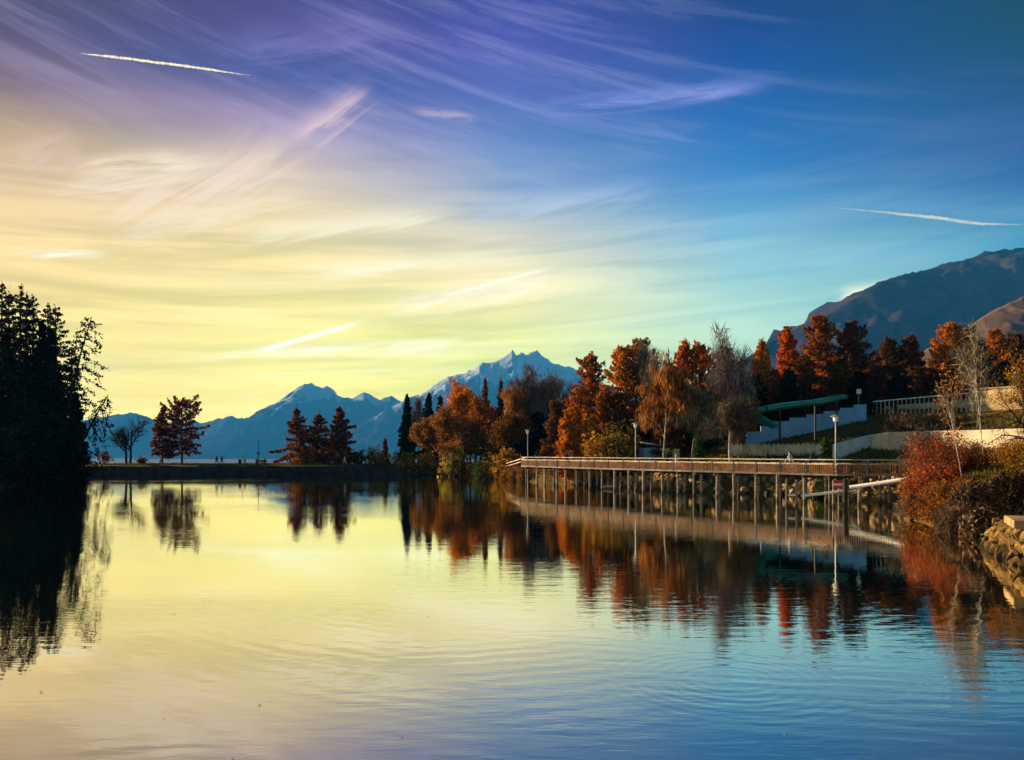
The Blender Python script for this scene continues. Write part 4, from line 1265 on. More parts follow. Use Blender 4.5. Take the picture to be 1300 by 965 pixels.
# --- boardwalk
DECK, RAILZ = 2.40, 3.50
front = np.array([(1.2, 99.5), (1.9, 97.2), (7.4, 86.8), (16.0, 73.0), (25.0, 59.2), (29.9, 58.0)])
WID = 2.6


def offset(poly, w):
    d = np.gradient(poly, axis=0)
    d /= np.linalg.norm(d, axis=1)[:, None]
    return poly + np.stack([-d[:, 1], d[:, 0]], 1) * w


back = offset(front, WID)
walk = empty('boardwalk', (front[2][0], front[2][1], 0), 'long timber boardwalk on pilings with slatted railing along the right shore', 'boardwalk')
o0 = np.array([front[2][0], front[2][1], 0])


def wpart(mb, name, mat, kind=None, parent=None):
    mb.v = [v - o0 for v in mb.v]
    return mb.build(name, mat, parent or walk, kind=kind)


z3 = lambda p, z: np.array([p[0], p[1], z])
for side, poly, out_ in ((0, front, -1), (1, back, 1)):
    for a, b in zip(poly[:-1], poly[1:]):
        for nm, z, w, h, mt in (('top_rail', RAILZ - 0.04, 0.15, 0.06, 'wood_rail'), ('middle_rail', 3.13, 0.07, 0.11, 'wood_rail'),
                                ('fascia', DECK - 0.09, 0.09, 0.16, 'wood_grey')):
            mb = MB()
            mb.beam(z3(a, z), z3(b, z), w, h)
            wpart(mb, nm, mt)
    p, d = ramp_pts(poly, 2.45)
    for q in p:
        mb = MB()
        mb.box((q[0], q[1], (DECK - 0.1 + RAILZ - 0.09) / 2), (0.12, 0.12, RAILZ - DECK - 0.01), 1.0)
        wpart(mb, 'rail_post', 'wood_grey')
    p, d = ramp_pts(poly, 0.17)
    mb = MB()
    for q, e in zip(p, d):
        mb.box((q[0], q[1], 2.74), (0.09, 0.03, 0.70), math.atan2(e[1], e[0]))
    wpart(mb, 'slats', 'wood_brown', 'stuff')
# deck planks (edge-on to the viewer)
p, d = ramp_pts((front + back) / 2, 0.20)
mb = MB()
for q, e in zip(p, d):
    mb.box((q[0], q[1], DECK - 0.035 + 0.004 * math.sin(q[0] * 50)), (0.185, WID - 0.1, 0.06), math.atan2(e[1], e[0]))
wpart(mb, 'deck_planks', 'wood_grey', 'stuff')
rng = np.random.RandomState(5)
for poly in (front[1:], back[1:]):
    p, d = ramp_pts(poly, 2.3)
    for q in p + d * rng.uniform(-0.35, 0.35, (len(p), 1)):
        if shore_sd(q[0], q[1]) > 2.2:
            continue
        t2 = rng.normal(0, 0.06, 2)
        mb = MB()
        r = rng.uniform(0.10, 0.155)
        mb.tube([(q[0] + t2[0], q[1] + t2[1], -2.2), (q[0] + t2[0] * 0.4, q[1], 0.0), (q[0], q[1], DECK - 0.2)], [r * 1.05, r, r * 0.95], 8)
        wpart(mb, 'piling', 'wood_grey')
p, d = ramp_pts((front[1:] + back[1:]) / 2, 2.3)
for q, e in zip(p, d):
    mb = MB()
    n = np.array([-e[1], e[0]])
    mb.beam(z3(q - n * (WID / 2 + 0.28), DECK - 0.30), z3(q + n * (WID / 2 + 0.28), DECK - 0.30), 0.18, 0.20)
    wpart(mb, 'cross_beam', 'wood_dark')
# brace at the landward end
mb = MB()
mb.beam((30.0, 57.95, 3.3), (30.9, 57.7, 2.5), 0.08, 0.08)
wpart(mb, 'brace', 'wood_grey')

# --- railing of the path that leads up to it
rr = empty('path_railing', tuple(P3(655, 592, 110)), 'short two-bar railing on the path left of the boardwalk', 'railing')
og = np.array(rr.location)
A3, B3 = np.array([1.9, 100.2, 3.45]), P3(641, 589, 118)
for dz_ in (0.0, -0.42):
    mb = MB()
    mb.beam(A3 - og + [0, 0, dz_], B3 - og + [0, 0, dz_], 0.14, 0.10)
    mb.build('bar', 'wood_rail', rr)
for i in range(6):
    q = A3 + (B3 - A3) * i / 5
    g = min(gz(q[0], q[1]), 1.4)
    mb = MB()
    mb.box(np.array([q[0], q[1], (q[2] - 0.05 + g - 0.4) / 2]) - og, (0.1, 0.1, q[2] - 0.05 - g + 0.4))
    mb.build('post', 'wood_grey', rr)

# --- log jammed between the pilings
mb = MB()
mb.tube([P3(764, 619, 86), P3(772, 618.5, 85.6), P3(784, 617, 85)], [0.17, 0.16, 0.12], 8)
mb.build('log', 'bark_grey', label='drifted log lying level with the water between the pilings', cat='log')


# --- lamp posts
def lamp(px, topy, d, base, label):
    x, y = (px - 650) / F * d, d
    top = CH + (YH - topy) / F * d
    o = empty('lamp_post', (x, y, base), label, 'lamp post', 'lamp posts along the boardwalk')
    h = top - base
    mb = MB()
    mb.tube([(0, 0, 0), (0, 0, 0.5), (0, 0, 0.55), (0, 0, h - 0.6)], [0.10, 0.10, 0.065, 0.05], 8)
    mb.build('pole', 'steel', o)
    mb = MB()
    mb.tube([(0, 0, h - 0.6), (0, 0, h - 0.56), (0, 0, h - 0.2), (0, 0, h - 0.18)], [0.09, 0.17, 0.22, 0.1], 10)
    g = mb.build('lantern', 'lamp_glass', o)
    mb = MB()
    mb.tube([(0, 0, h - 0.19), (0, 0, h - 0.15), (0, 0, h - 0.03), (0, 0, h)], [0.40, 0.40, 0.12, 0.03], 10)
    mb.build('cap', 'steel', g)


lamp(670, 545, 106, gz(2.2, 106), 'grey lamp post with capped lantern at the left end of the boardwalk')
lamp(807, 536, 80.2, DECK - 0.02, 'lamp post beside the olive dome bush behind the boardwalk')
lamp(1061, 526, 60.5, DECK - 0.02, 'tall lamp post at the right end of the boardwalk')

# --- stones under the boardwalk
rng = np.random.RandomState(21)
protos = [hull(rng, 18, (1, 0.75, 0.62), 'boulder') for _ in range(9)]
for me in protos:
    me.materials.append(MATS['rock'])
bank = empty('rock_bank', (20, 78, 0), 'pile of tan boulders along the shore under the boardwalk', 'rocks')
cnt = 0
pts, dirs = ramp_pts(SHORE[8:15], 0.1)
for _ in range(900):
    if cnt >= 290:
        break
    i = rng.randint(len(pts))
    n = np.array([dirs[i][1], -dirs[i][0]])
    o = rng.uniform(-0.6, 2.3)
    q = pts[i] + n * o
    if shore_sd(q[0], q[1]) < -0.7:
        continue
    r = rng.uniform(0.34, 0.78)
    ob = put('boulder', protos[rng.randint(9)], None, bank)
    ob.location = (q[0] - 20, q[1] - 78, gz(q[0], q[1]) + r * 0.25)
    ob.scale = (r, r * rng.uniform(0.8, 1.2), r)
    ob.rotation_euler = tuple(rng.uniform(0, 6.28, 3))
    cnt += 1
bank2 = empty('rock_bank', (28, 55, 0), 'tan boulders at the water between white pipe and red shrubs', 'rocks')
pts, dirs = ramp_pts(SHORE[6:9], 0.1)
for _ in range(70):
    i = rng.randint(len(pts))
    q = pts[i] + np.array([dirs[i][1], -dirs[i][0]]) * rng.uniform(-0.6, 2.2)
    r = rng.uniform(0.22, 0.5)
    ob = put('boulder', protos[rng.randint(9)], None, bank2)
    ob.location = (q[0] - 28, q[1] - 55, gz(q[0], q[1]) + r * 0.3)
    ob.scale = (r, r, r)
    ob.rotation_euler = tuple(rng.uniform(0, 6.28, 3))

# --- stone wall in the right foreground, with a concrete slab on it
wall = empty('stone_wall', (16, 26, 0), 'rough yellow stone wall standing in the water at the lower right', 'wall')
rng = np.random.RandomState(33)
protos = [hull(rng, 15, (1, 1, 1), 'stone') for _ in range(10)]
for me in protos:
    me.materials.append(MATS['rock_wall'])
line = np.array([(20.6, 32.6), (19.8, 30.9), (17.9, 25.9), (15.6, 20.4), (13.3, 15.2), (11.1, 10.4)])
pts, dirs = ramp_pts(line, 0.60)
for row, (z, h) in enumerate(((0.02, 0.50), (0.62, 0.36), (1.02, 0.28))):
    for q, e in zip(pts, dirs):
        n = np.array([e[1], -e[0]]) * (1 if e[1] < 0 else -1)       # towards the lake
        n = n if n[0] < 0 else -n
        q2 = q + e * (0.25 * (row % 2) + rng.normal(0, 0.05)) + n * (0.42 - 0.17 * row + rng.normal(0, 0.05))
        ob = put('stone', protos[rng.randint(10)], None, wall)
        ob.location = (q2[0] - 16, q2[1] - 26, z + rng.normal(0, 0.05))
        ob.scale = (rng.uniform(0.26, 0.35), rng.uniform(0.26, 0.34), h * rng.uniform(0.75, 1.1))
        ob.rotation_euler = (rng.normal(0, 0.25), rng.normal(0, 0.25), rng.uniform(0, 6.28))
mb = MB()
rz = math.radians(64)
mb.box((0, 0, 0), (2.6, 1.7, 0.30), rz)
surf('slab', (0.20, 0.13, 0.06), (0.40, 0.27, 0.13), 1.4, 0.9, 0.4)
ob = mb.build('concrete_slab', 'slab', label='thick tan concrete slab resting on the yellow stone wall', cat='slab', loc=(19.4, 28.6, 1.42))
bv = ob.modifiers.new('bevel', 'BEVEL')
bv.width = 0.025

# --- white pipes, posts and warning sign by the boardwalk's right end
for (a, b, r, lb) in ((P3(1017, 629.5, 57), P3(1073, 623, 56), 0.10, 'long white pipe low over the water under the boardwalk'),
                      (P3(1075, 624, 55.8), P3(1092, 621, 55.2), 0.09, 'short white pipe beside the dark mooring post'),
                      (P3(1079, 618.5, 55), P3(1159, 606.5, 52), 0.13, 'white pipe sloping up to the red shrubs')):
    mb = MB()
    c = (a + b) / 2
    mb.tube([a - c, (a - c) * 0.3 + [0, 0, -0.02], (b - c) * 0.3 + [0, 0, -0.02], b - c], r, 10)
    mb.build('pipe', 'white_paint', smooth=True, label=lb, cat='pipe', group='white pipes by the boardwalk', loc=tuple(c))
for px, ty, d, r, mt, lb in ((999, 608, 57.5, 0.10, 'wood_grey', 'left of two thin grey mooring posts under the boardwalk'),
                             (1011, 609, 57.2, 0.10, 'wood_grey', 'right of two thin grey mooring posts under the boardwalk'),
                             (1073, 608, 55.6, 0.19, 'wood_dark', 'thick dark mooring post beside the red and white sign'),
                             (1058, 609, 56.5, 0.09, 'wood_grey', 'thin grey post left of the red and white sign')):
    p = P3(px, ty, d)
    mb = MB()
    mb.tube([(0, 0, -2), (0, 0, 0), (0.01, 0, p[2] - 0.02), (0.01, 0, p[2])], [r, r, r * 0.95, r * 0.7], 8)
    mb.build('mooring_post', mt, label=lb, cat='post', group='mooring posts by the boardwalk', loc=(p[0], p[1], 0))
mb = MB()
a, b = P3(999, 628, 57.5), P3(1011, 628.5, 57.2)
mb.tube([a - a, (b - a) / 2, b - a], 0.07, 8)
mb.build('cross_bar', 'white_paint', label='short white bar joining the two thin mooring posts', cat='bar', loc=tuple(a))
c = P3(1065, 615, 56)
sg = empty('warning_sign', tuple(c), 'small red sign with white stripe beside the mooring post', 'sign')
mb = MB()
mb.box((0, 0, 0), (0.74, 0.05, 0.56), math.radians(-20))
mb.build('panel', 'red_paint', sg)
mb = MB()
mb.box((-0.012, -0.035, 0), (0.72, 0.02, 0.17), math.radians(-20))
mb.build('stripe', 'white_paint', sg)
mb = MB()
mb.tube([(0, 0.06, -1.7 - c[2]), (0, 0.06, -0.5), (0, 0.06, 0.3)], 0.04, 6)
mb.build('post', 'steel', sg)

# --- walls and fences on the slope


def strip(name, pts, thick, mat, parent=None, origin=None, **kw):
    """a wall along photo points (px, top row, bottom row, distance) with real thickness"""
    mb = MB()
    P = []
    for px, ty, by, d in pts:
        a, b = P3(px, ty, d), P3(px, by, d)
        b[2] = min(b[2], gz(b[0], b[1])) - 0.3
        P.append((a, b))
    og = np.zeros(3) if origin is None else np.asarray(origin)
    for (a0, b0), (a1, b1) in zip(P[:-1], P[1:]):
        e = unit((a1 - a0) * [1, 1, 0])
        n = np.array([-e[1], e[0], 0]) * thick
        V = [b0, b1, a1, a0, b0 + n, b1 + n, a1 + n, a0 + n]
        mb.add(np.array(V) - og, [[0, 1, 2, 3], [5, 4, 7, 6], [3, 2, 6, 7], [0, 4, 5, 1], [1, 5, 6, 2], [0, 3, 7, 4]])
    return mb.build(name, mat, parent, **kw)


strip('garden_wall', [(1106, 552, 573, 78), (1124, 549, 568, 76), (1180, 547, 564, 70), (1240, 546, 562, 65), (1345, 542, 560, 57)], 0.35, 'plaster',
      label='sunlit cream garden wall across the grassy slope', cat='wall')
strip('garden_wall', [(1060, 564, 582, 77), (1105.6, 552, 573, 78.6)], 0.3, 'white_paint', label='shaded white end of the garden wall beside the lamp post', cat='wall')
# palisade
pal = empty('palisade_fence', tuple(P3(990, 574, 82)), 'low pale palisade fence behind the boardwalk under the slide', 'fence')
og = np.array(pal.location)
a, b = np.array(P3(925, 575, 86)), np.array(P3(1046, 575, 79))
n = 74
for i in range(n):
    q = a + (b - a) * i / (n - 1)
    g = gz(q[0], q[1])
    tz = CH + (YH - (564 + 1.2 * math.sin(i * 1.7))) / F * q[1]
    mb = MB()
    mb.box(np.array([q[0], q[1], (g - 0.2 + tz) / 2]) - og, (0.14, 0.05, tz - g + 0.2), math.atan2(b[1] - a[1], b[0] - a[0]))
    mb.build('board', 'wood_rail', pal)
# stepped boards; their blue shade is painted into the colour
stp = empty('stepped_fence', tuple(P3(1030, 550, 90)), 'tall board fence, its blue shade painted in, stepping up the slope behind the slide', 'fence')
og = np.array(stp.location)
for i, (x0, x1, ty, by) in enumerate([(948, 966, 548, 562), (966, 984, 541, 561), (984, 1003, 535, 558), (1003, 1024.5, 530.5, 554), (1024.5, 1046, 526, 549), (1046, 1067, 522, 545),
                                      (1067, 1084, 518, 541), (1084, 1100, 514, 538)]):
    d0, d1 = 88 + i * 0.55, 88.5 + i * 0.55
    strip('panel', [(x0, ty, by + 4, d0), (x1, ty - 0.4, by + 3, d1)], 0.10, 'blue_and_shaded_boards', stp, og)
# upper railing and stone wall
ral = empty('railing', tuple(P3(1165, 520, 92)), 'white railing of slim posts on the upper terrace', 'railing')
og = np.array(ral.location)
A3, B3 = P3(1096, 511, 97), P3(1231, 499, 88)
mb = MB()
mb.beam(A3 - og, B3 - og, 0.14, 0.12)
mb.build('hand_rail', 'white_paint', ral)
for i in range(24):
    q = A3 + (B3 - A3) * (i + 0.3) / 24
    mb = MB()
    mb.box(np.array([q[0], q[1], q[2] - 1.25]) - og, (0.09, 0.09, 2.4), 0.6)
    mb.build('post', 'wood_rail', ral)
strip('terrace_wall', [(1118, 516, 538, 99), (1180, 511, 534, 94.5), (1232, 506, 532, 90.5)], 0.3, 'tan_stone', label='tan stone terrace wall behind the white railing', cat='wall')
sw = empty('terrace_wall', tuple(P3(1265, 510, 86)), 'tall tan stone wall with pale coping at the right end of the railing', 'wall')
og = np.array(sw.location)
strip('masonry', [(1230, 496, 531, 88), (1262, 494, 530, 85.5), (1350, 489, 528, 80)], 0.5, 'tan_stone', sw, og)
mb = MB()
mb.beam(P3(1228, 494.6, 88) - og + [0, 0.2, 0], P3(1352, 487.4, 80) - og + [0, 0.2, 0], 0.75, 0.16)
mb.build('coping', 'plaster', sw)

# --- tube slide
pth = np.array([P3(x, y, d) for x, y, d in ((1068, 504, 91), (1060, 505.5, 89.5), (1048, 508.5, 87.5), (1034, 511, 85.5), (1012, 513, 84), (990, 516, 83),
                                             (972, 519, 82.5), (961, 522, 83.0), (957, 526, 84.2), (960, 530, 85.4), (968, 534, 86.0), (978, 538, 86.2), (984, 541, 86.3))])
sl_ = empty('water_slide', tuple(pth[5] * [1, 1, 0] + [0, 0, gz(pth[5][0], pth[5][1])]), 'flattened green tube slide on dark posts behind the boardwalk', 'slide')
og = np.array(sl_.location)
cum = np.concatenate([[0], np.cumsum(np.linalg.norm(np.diff(pth, axis=0), axis=1))])
fine = np.stack([np.interp(np.linspace(0, cum[-1], 61), cum, pth[:, k]) for k in range(3)], 1)
for _ in range(3):
    fine[1:-1] = (fine[:-2] + 2 * fine[1:-1] + fine[2:]) / 4
for i in range(0, 60, 6):
    mb = MB()
    mb.tube(fine[i:i + 7] - og, 0.80, 14)
    ctr = np.repeat(fine[i:i + 7] - og, 14, 0)
    mb.v[0][:, 2] = ctr[:, 2] + (mb.v[0][:, 2] - ctr[:, 2]) * 0.40
    tb = mb.build('tube_section', 'teal_plastic', sl_, smooth=True)
    mb = MB()
    e = unit(fine[min(i + 1, 60)] - fine[i])
    mb.tube(np.stack([fine[i] - e * 0.05, fine[i] + e * 0.05]) - og, 0.86, 14)
    mb.v[0][:, 2] = (fine[i] - og)[2] + (mb.v[0][:, 2] - (fine[i] - og)[2]) * 0.42
    mb.build('flange', 'teal_plastic', tb)
for px, ty, d in ((990, 519, 83.2), (1035, 514, 85.8), (1062, 508, 90)):
    p = P3(px, ty, d)
    g = gz(p[0], p[1])
    mb = MB()
    mb.tube(np.array([(p[0], p[1], g - 0.3), (p[0], p[1], (g + p[2]) / 2), p]) - og, 0.12, 8)
    mb.build('support_post', 'dark_metal', sl_)

# --- kiosk and panel behind the boardwalk
c = P3(824, 568, 93)
kz = gz(c[0], c[1])
kk = empty('kiosk', (c[0], c[1], kz), 'small lilac kiosk with tilted white roof right of the second lamp', 'kiosk')
mb = MB()
mb.box((0, 0, 1.0), (2.0, 1.6, 2.2), 0.3)
mb.build('wall', 'blue_and_shaded_boards', kk)
mb = MB()
mb.beam((-1.3, -0.2, 2.75), (1.3, 0.2, 2.35), 2.2, 0.14)
mb.build('roof', 'white_paint', kk)
strip('low_wall', [(836, 569, 579, 92), (862, 570, 579, 90)], 0.2, 'tan_stone', label='low tan wall between kiosk and small green spruce', cat='wall')
# little sign above the slide
c = P3(1090, 497, 93)
sg = empty('sign', (c[0], c[1], gz(c[0], c[1])), 'small white square sign on a pole above the fence', 'sign')
hh = c[2] - gz(c[0], c[1])
mb = MB()
mb.tube([(0, 0, -0.2), (0, 0, 1), (0, 0, hh)], 0.04, 6)
mb.build('pole', 'steel', sg)
mb = MB()
mb.box((0, -0.06, hh), (0.5, 0.04, 0.55), -0.4)
mb.build('panel', 'white_paint', sg)

# --- furniture on the dam
DZ_ = 1.76
b0 = (-(650 - 332) / F * 143, 143.2, DZ_)
bn_ = empty('bench', b0, 'dark bench on the dam beside the tall pole', 'bench')
mb = MB(); mb.box((0, 0, 0.45), (1.7, 0.45, 0.07)); mb.build('seat', 'wood_dark', bn_)
mb = MB(); mb.box((0, 0.25, 0.75), (1.7, 0.06, 0.35)); mb.build('backrest', 'wood_dark', bn_)
for sx in (-0.7, 0.7):
    mb = MB(); mb.box((sx, 0.02, 0.21), (0.08, 0.42, 0.42)); mb.build('leg', 'dark_metal', bn_)
x = -(650 - 304) / F * 142
bi = empty('litter_bin', (x, 142.2, DZ_), 'dark litter bin on the dam left of the bench', 'bin')
mb = MB(); mb.tube([(0, 0, 0.15), (0, 0, 0.2), (0, 0, 0.95)], [0.2, 0.26, 0.28], 10); mb.build('body', 'dark_metal', bi)
mb = MB(); mb.tube([(0, 0, 0.95), (0, 0, 1.0), (0, 0, 1.06)], [0.31, 0.31, 0.15], 10); mb.build('lid', 'dark_metal', bi)
mb = MB(); mb.tube([(0, 0, -0.1), (0, 0, 0.1), (0, 0, 0.16)], 0.06, 6); mb.build('foot', 'dark_metal', bi)
lp = empty('lamp_post', (x + 0.05, 143.6, DZ_), 'short lamp with bright white globe behind the litter bin on the dam', 'lamp post')
mb = MB(); mb.tube([(0, 0, 0), (0, 0, 1), (0, 0, 2.25)], 0.045, 6); mb.build('pole', 'steel', lp)
mb = MB(); mb.tube([(0, 0, 2.2), (0, 0, 2.27), (0, 0, 2.4), (0, 0, 2.53), (0, 0, 2.6)], [0.05, 0.15, 0.2, 0.15, 0.02], 10); mb.build('globe', 'lamp_glass', lp, smooth=True)
x = -(650 - 328) / F * 142
fp = empty('pole', (x, 142, DZ_), 'tall dark pole with a box halfway up on the dam', 'pole')
mb = MB(); mb.tube([(0, 0, -0.2), (0, 0, 2), (0, 0, 4.6)], [0.07, 0.06, 0.04], 6); mb.build('mast', 'dark_metal', fp)
mb = MB(); mb.box((0, -0.05, 2.2), (0.5, 0.25, 0.3)); mb.build('box', 'dark_metal', fp)
mb = MB(); mb.box((0, 0, 4.6), (0.22, 0.22, 0.12)); mb.build('head', 'dark_metal', fp)

# ------------------------------------------------------------------ people
BODIES = {}


def body(pose):
    """one continuous skinned figure, 1.72 m tall, facing -Y"""
    if pose in BODIES:
        return BODIES[pose]
    V, E, R = [], [], []

    def chain(start, pts):
        prev = start
        for x, y, z, r in pts:
            V.append((x, y, z)); R.append(r)
            if prev is not None:
                E.append((prev, len(V) - 1))
            prev = len(V) - 1
        return prev
    sit = pose == 'sit'
    dz = -0.44 if sit else 0.0
    bend = {'walk': 0.05, 'stand': 0.0, 'sit': 0.10, 'lean': 0.22}[pose]
    pel = chain(None, [(0, 0, 0.95 + dz, 0.145)])
    waist = chain(pel, [(0, -bend * 0.4, 1.10 + dz, 0.125)])
    chest = chain(waist, [(0, -bend * 0.8, 1.27 + dz, 0.150), (0, -bend, 1.38 + dz, 0.135)])
    neck = chain(chest, [(0, -bend * 1.15, 1.47 + dz, 0.058)])
    chain(neck, [(0, -bend * 1.3 - 0.02, 1.54 + dz, 0.082), (0, -bend * 1.3 - 0.015, 1.62 + dz, 0.096), (0, -bend * 1.3, 1.70 + dz, 0.060)])
    nose = len(V) - 2
    chain(nose, [(0, -bend * 1.3 - 0.118, 1.605 + dz, 0.013)])
    for s in (-1, 1):
        if sit:
            leg = [(s * 0.10, -0.05, 0.93 + dz, 0.10), (s * 0.11, -0.42, 0.50, 0.072), (s * 0.11, -0.46, 0.28, 0.058), (s * 0.11, -0.44, 0.08, 0.045), (s * 0.11, -0.58, 0.04, 0.040)]
        else:
            st = {'walk': 0.24 * s, 'stand': 0.02 * s, 'lean': 0.08 * s}[pose]
            leg = [(s * 0.09, 0, 0.86, 0.10), (s * 0.10, -st * 0.7 - 0.03, 0.49, 0.070), (s * 0.10, -st * 0.95, 0.27, 0.058), (s * 0.10, -st * 1.0 + 0.02, 0.08, 0.042), (s * 0.11, -st - 0.13, 0.04, 0.038)]
        chain(pel, leg)
        a = {'walk': -0.18 * s, 'stand': -0.02, 'sit': -0.22, 'lean': -0.30}[pose]
        sh_ = chain(chest, [(s * 0.19, -bend, 1.38 + dz, 0.066)])
        el_ = chain(sh_, [(s * 0.25, -bend + a * 0.4, 1.11 + dz, 0.048)])
        wr = chain(el_, [(s * 0.235, -bend + a * 1.15 - 0.06, 0.90 + dz + abs(a) * 0.35, 0.034), (s * 0.23, -bend + a * 1.3 - 0.07, 0.84 + dz + abs(a) * 0.35, 0.036)])
        w = V[wr]
        for k in range(4):
            oy = (k - 1.5) * 0.02
            l = (0.075, 0.085, 0.08, 0.062)[k]
            chain(wr, [(w[0], w[1] + oy, w[2] - 0.045, 0.010), (w[0] - s * 0.012, w[1] + oy, w[2] - 0.045 - l * 0.6, 0.009), (w[0] - s * 0.03, w[1] + oy - 0.005, w[2] - 0.045 - l, 0.008)])
        chain(wr, [(w[0] - s * 0.015, w[1] - 0.035, w[2] - 0.02, 0.011), (w[0] - s * 0.025, w[1] - 0.05, w[2] - 0.055, 0.009)])
    me = bpy.data.meshes.new('person_cage')
    me.from_pydata(V, E, [])
    ob = bpy.data.objects.new('person_cage', me)
    COL.objects.link(ob)
    ob.modifiers.new('skin', 'SKIN')
    for i, sv in enumerate(me.skin_vertices[0].data):
        sv.radius = (R[i], R[i])
        sv.use_root = i == 0
    sd_ = ob.modifiers.new('sub', 'SUBSURF')
    sd_.levels = 1
    dg = bpy.context.evaluated_depsgraph_get()
    out = bpy.data.meshes.new_from_object(ob.evaluated_get(dg))
    bpy.data.objects.remove(ob)
    out.name = 'person_' + pose
    n = len(out.polygons)
    cen = np.zeros(n * 3)
    out.polygons.foreach_get('center', cen)
    cen = cen.reshape(-1, 3)
    idx = np.where(cen[:, 2] < 0.9 + dz, 1, 0)
    if sit:
        idx = np.where((cen[:, 2] < 0.58) | ((cen[:, 1] < -0.28) & (cen[:, 2] < 0.66)), 1, 0)
    idx = np.where((np.abs(cen[:, 0]) > 0.195) & (cen[:, 2] > 0.80 + dz) & (not sit), 0, idx)
    idx = np.where((np.abs(cen[:, 0]) > 0.15) & (cen[:, 2] < 0.86 + dz) & (cen[:, 2] > 0.66 + dz), 2, idx)
    idx = np.where(cen[:, 2] > 1.46 + dz, 2, idx)
    out.polygons.foreach_set('material_index', idx.astype(np.int32))
    out.polygons.foreach_set('use_smooth', np.ones(n, bool))
    # hair cap
    bm = bmesh.new()
    bmesh.ops.create_icosphere(bm, subdivisions=2, radius=0.112)
    for v in bm.verts:
        v.co.z = v.co.z * 1.08
        if v.co.y < -0.045 and v.co.z < 0.05:
            v.co.y = -0.045
    hm = bpy.data.meshes.new('hair')
    bmesh.ops.translate(bm, verts=bm.verts[:], vec=(0, -bend * 1.3 + 0.012, 1.635 + dz))
    bm.to_mesh(hm); bm.free()
    hm.materials.append(MATS['hair'])
    BODIES[pose] = (out, hm)
    return BODIES[pose]


def person(px, d, z, pose, heading, jacket, trousers, label, group, size=1.0, xy=None):
    me, hm = body(pose)
    me = me.copy()
    me.materials.clear()
    for q in ('cloth_' + jacket, 'cloth_' + trousers, 'skin'):
        me.materials.append(MATS[q])
    x, y = ((px - 650) / F * d, d) if xy is None else xy
    o = put('person', me, None, label=label, cat='person', group=group, loc=(x, y, z))
    o.rotation_euler.z = math.radians(heading)
    o.scale = (size,) * 3
    put('hair', hm, None, o)


PD = 'people on the dam'
person(275, 142.5, DZ_, 'walk', 80, 'black', 'black', 'dark-clothed walker, left of the pair on the dam', PD)
person(281.5, 142.8, DZ_, 'walk', 80, 'navy', 'grey', 'dark-clothed walker, right of the pair on the dam', PD, 0.95)
person(203, 143, DZ_, 'lean', 60, 'black', 'black', 'crouched dark figure under the larch pair on the dam', PD, 0.62)
person(326, 142.9, DZ_, 'sit', 20, 'black', 'navy', 'dark seated person at the left end of the dam bench', PD)
person(336.5, 142.9, DZ_, 'sit', -25, 'red', 'black', 'seated person in red at the right end of the dam bench', PD)
person(311, 143.5, DZ_, 'lean', 200, 'olive', 'black', 'small stooping figure between litter bin and bench', PD, 0.7)
person(413, 143.4, DZ_, 'stand', 0, 'black', 'black', 'dark person standing under the middle larch of the dam trio', PD)
person(418, 143.0, DZ_, 'walk', 90, 'navy', 'black', 'dark walker just right of the person under the dam trio', PD, 0.95)
person(438, 143.0, DZ_, 'walk', -90, 'white', 'black', 'person in pale jacket under the right larch of the dam trio', PD)
person(475, 142.8, DZ_, 'lean', 60, 'black', 'black', 'dark stooping person by the shrubs at the dam end', PD, 0.8)
PB = 'people walking along the boardwalk'


def on_walk(px, off):
    mid = front + (back - front) * off
    best = None
    p, _ = ramp_pts(mid[1:], 0.1)
    k = np.argmin(np.abs(p[:, 0] / p[:, 1] * F + 650 - px))
    return tuple(p[k])


for px, off, pose, hd, ja, tr, lb in (
        (681, 0.5, 'walk', 40, 'black', 'navy', 'person in black at the left end of the boardwalk'),
        (687, 0.7, 'walk', 40, 'navy', 'black', 'second person in dark coat at the left end of the boardwalk'),
        (720, 0.5, 'walk', 220, 'black', 'grey', 'dark person on the boardwalk before the flame-shaped larch'),
        (728, 0.6, 'walk', 220, 'grey', 'black', 'person in grey right of the flame-shaped larch'),
        (847, 0.6, 'walk', 40, 'black', 'black', 'dark walker on the boardwalk below the weeping birch'),
        (859, 0.5, 'stand', 60, 'white', 'navy', 'pale-jacketed walker left of the small green spruce'),
        (975, 0.55, 'walk', 220, 'black', 'black', 'lone dark walker on the boardwalk before the palisade'),
        (1004, 0.45, 'walk', 220, 'white', 'navy', 'walker in white and dark on the boardwalk left of the leaning one'),
        (1028, 0.5, 'lean', 40, 'navy', 'black', 'dark person leaning on the railing left of the small fir')):
    person(0, 0, DECK - 0.005, pose, hd, ja, tr, lb, PB, xy=on_walk(px, off))

# ------------------------------------------------------------------ grass and shore tussocks
rng = np.random.RandomState(77)
for i, (px, d, hw, ty) in enumerate(((600, 128, 10, 590), (612, 125, 9, 591), (624, 122, 9, 592), (634, 119, 8, 593), (646, 115, 9, 594), (656, 112, 9, 595), (664, 109, 8, 596), (590, 131, 8, 591))):
    bush('grass_tussock', px, ty, d, hw, 'grass_rust', '%s rusty grass tussock overhanging the far shore left of the boardwalk' % ('first second third fourth fifth sixth seventh leftmost'.split()[i]),
         600 + i, 'bark', 14, 900, 0.30, 0.2, 2.6, (0, 0, 0.3), cat='grass', group='rusty tussocks on the far shore')


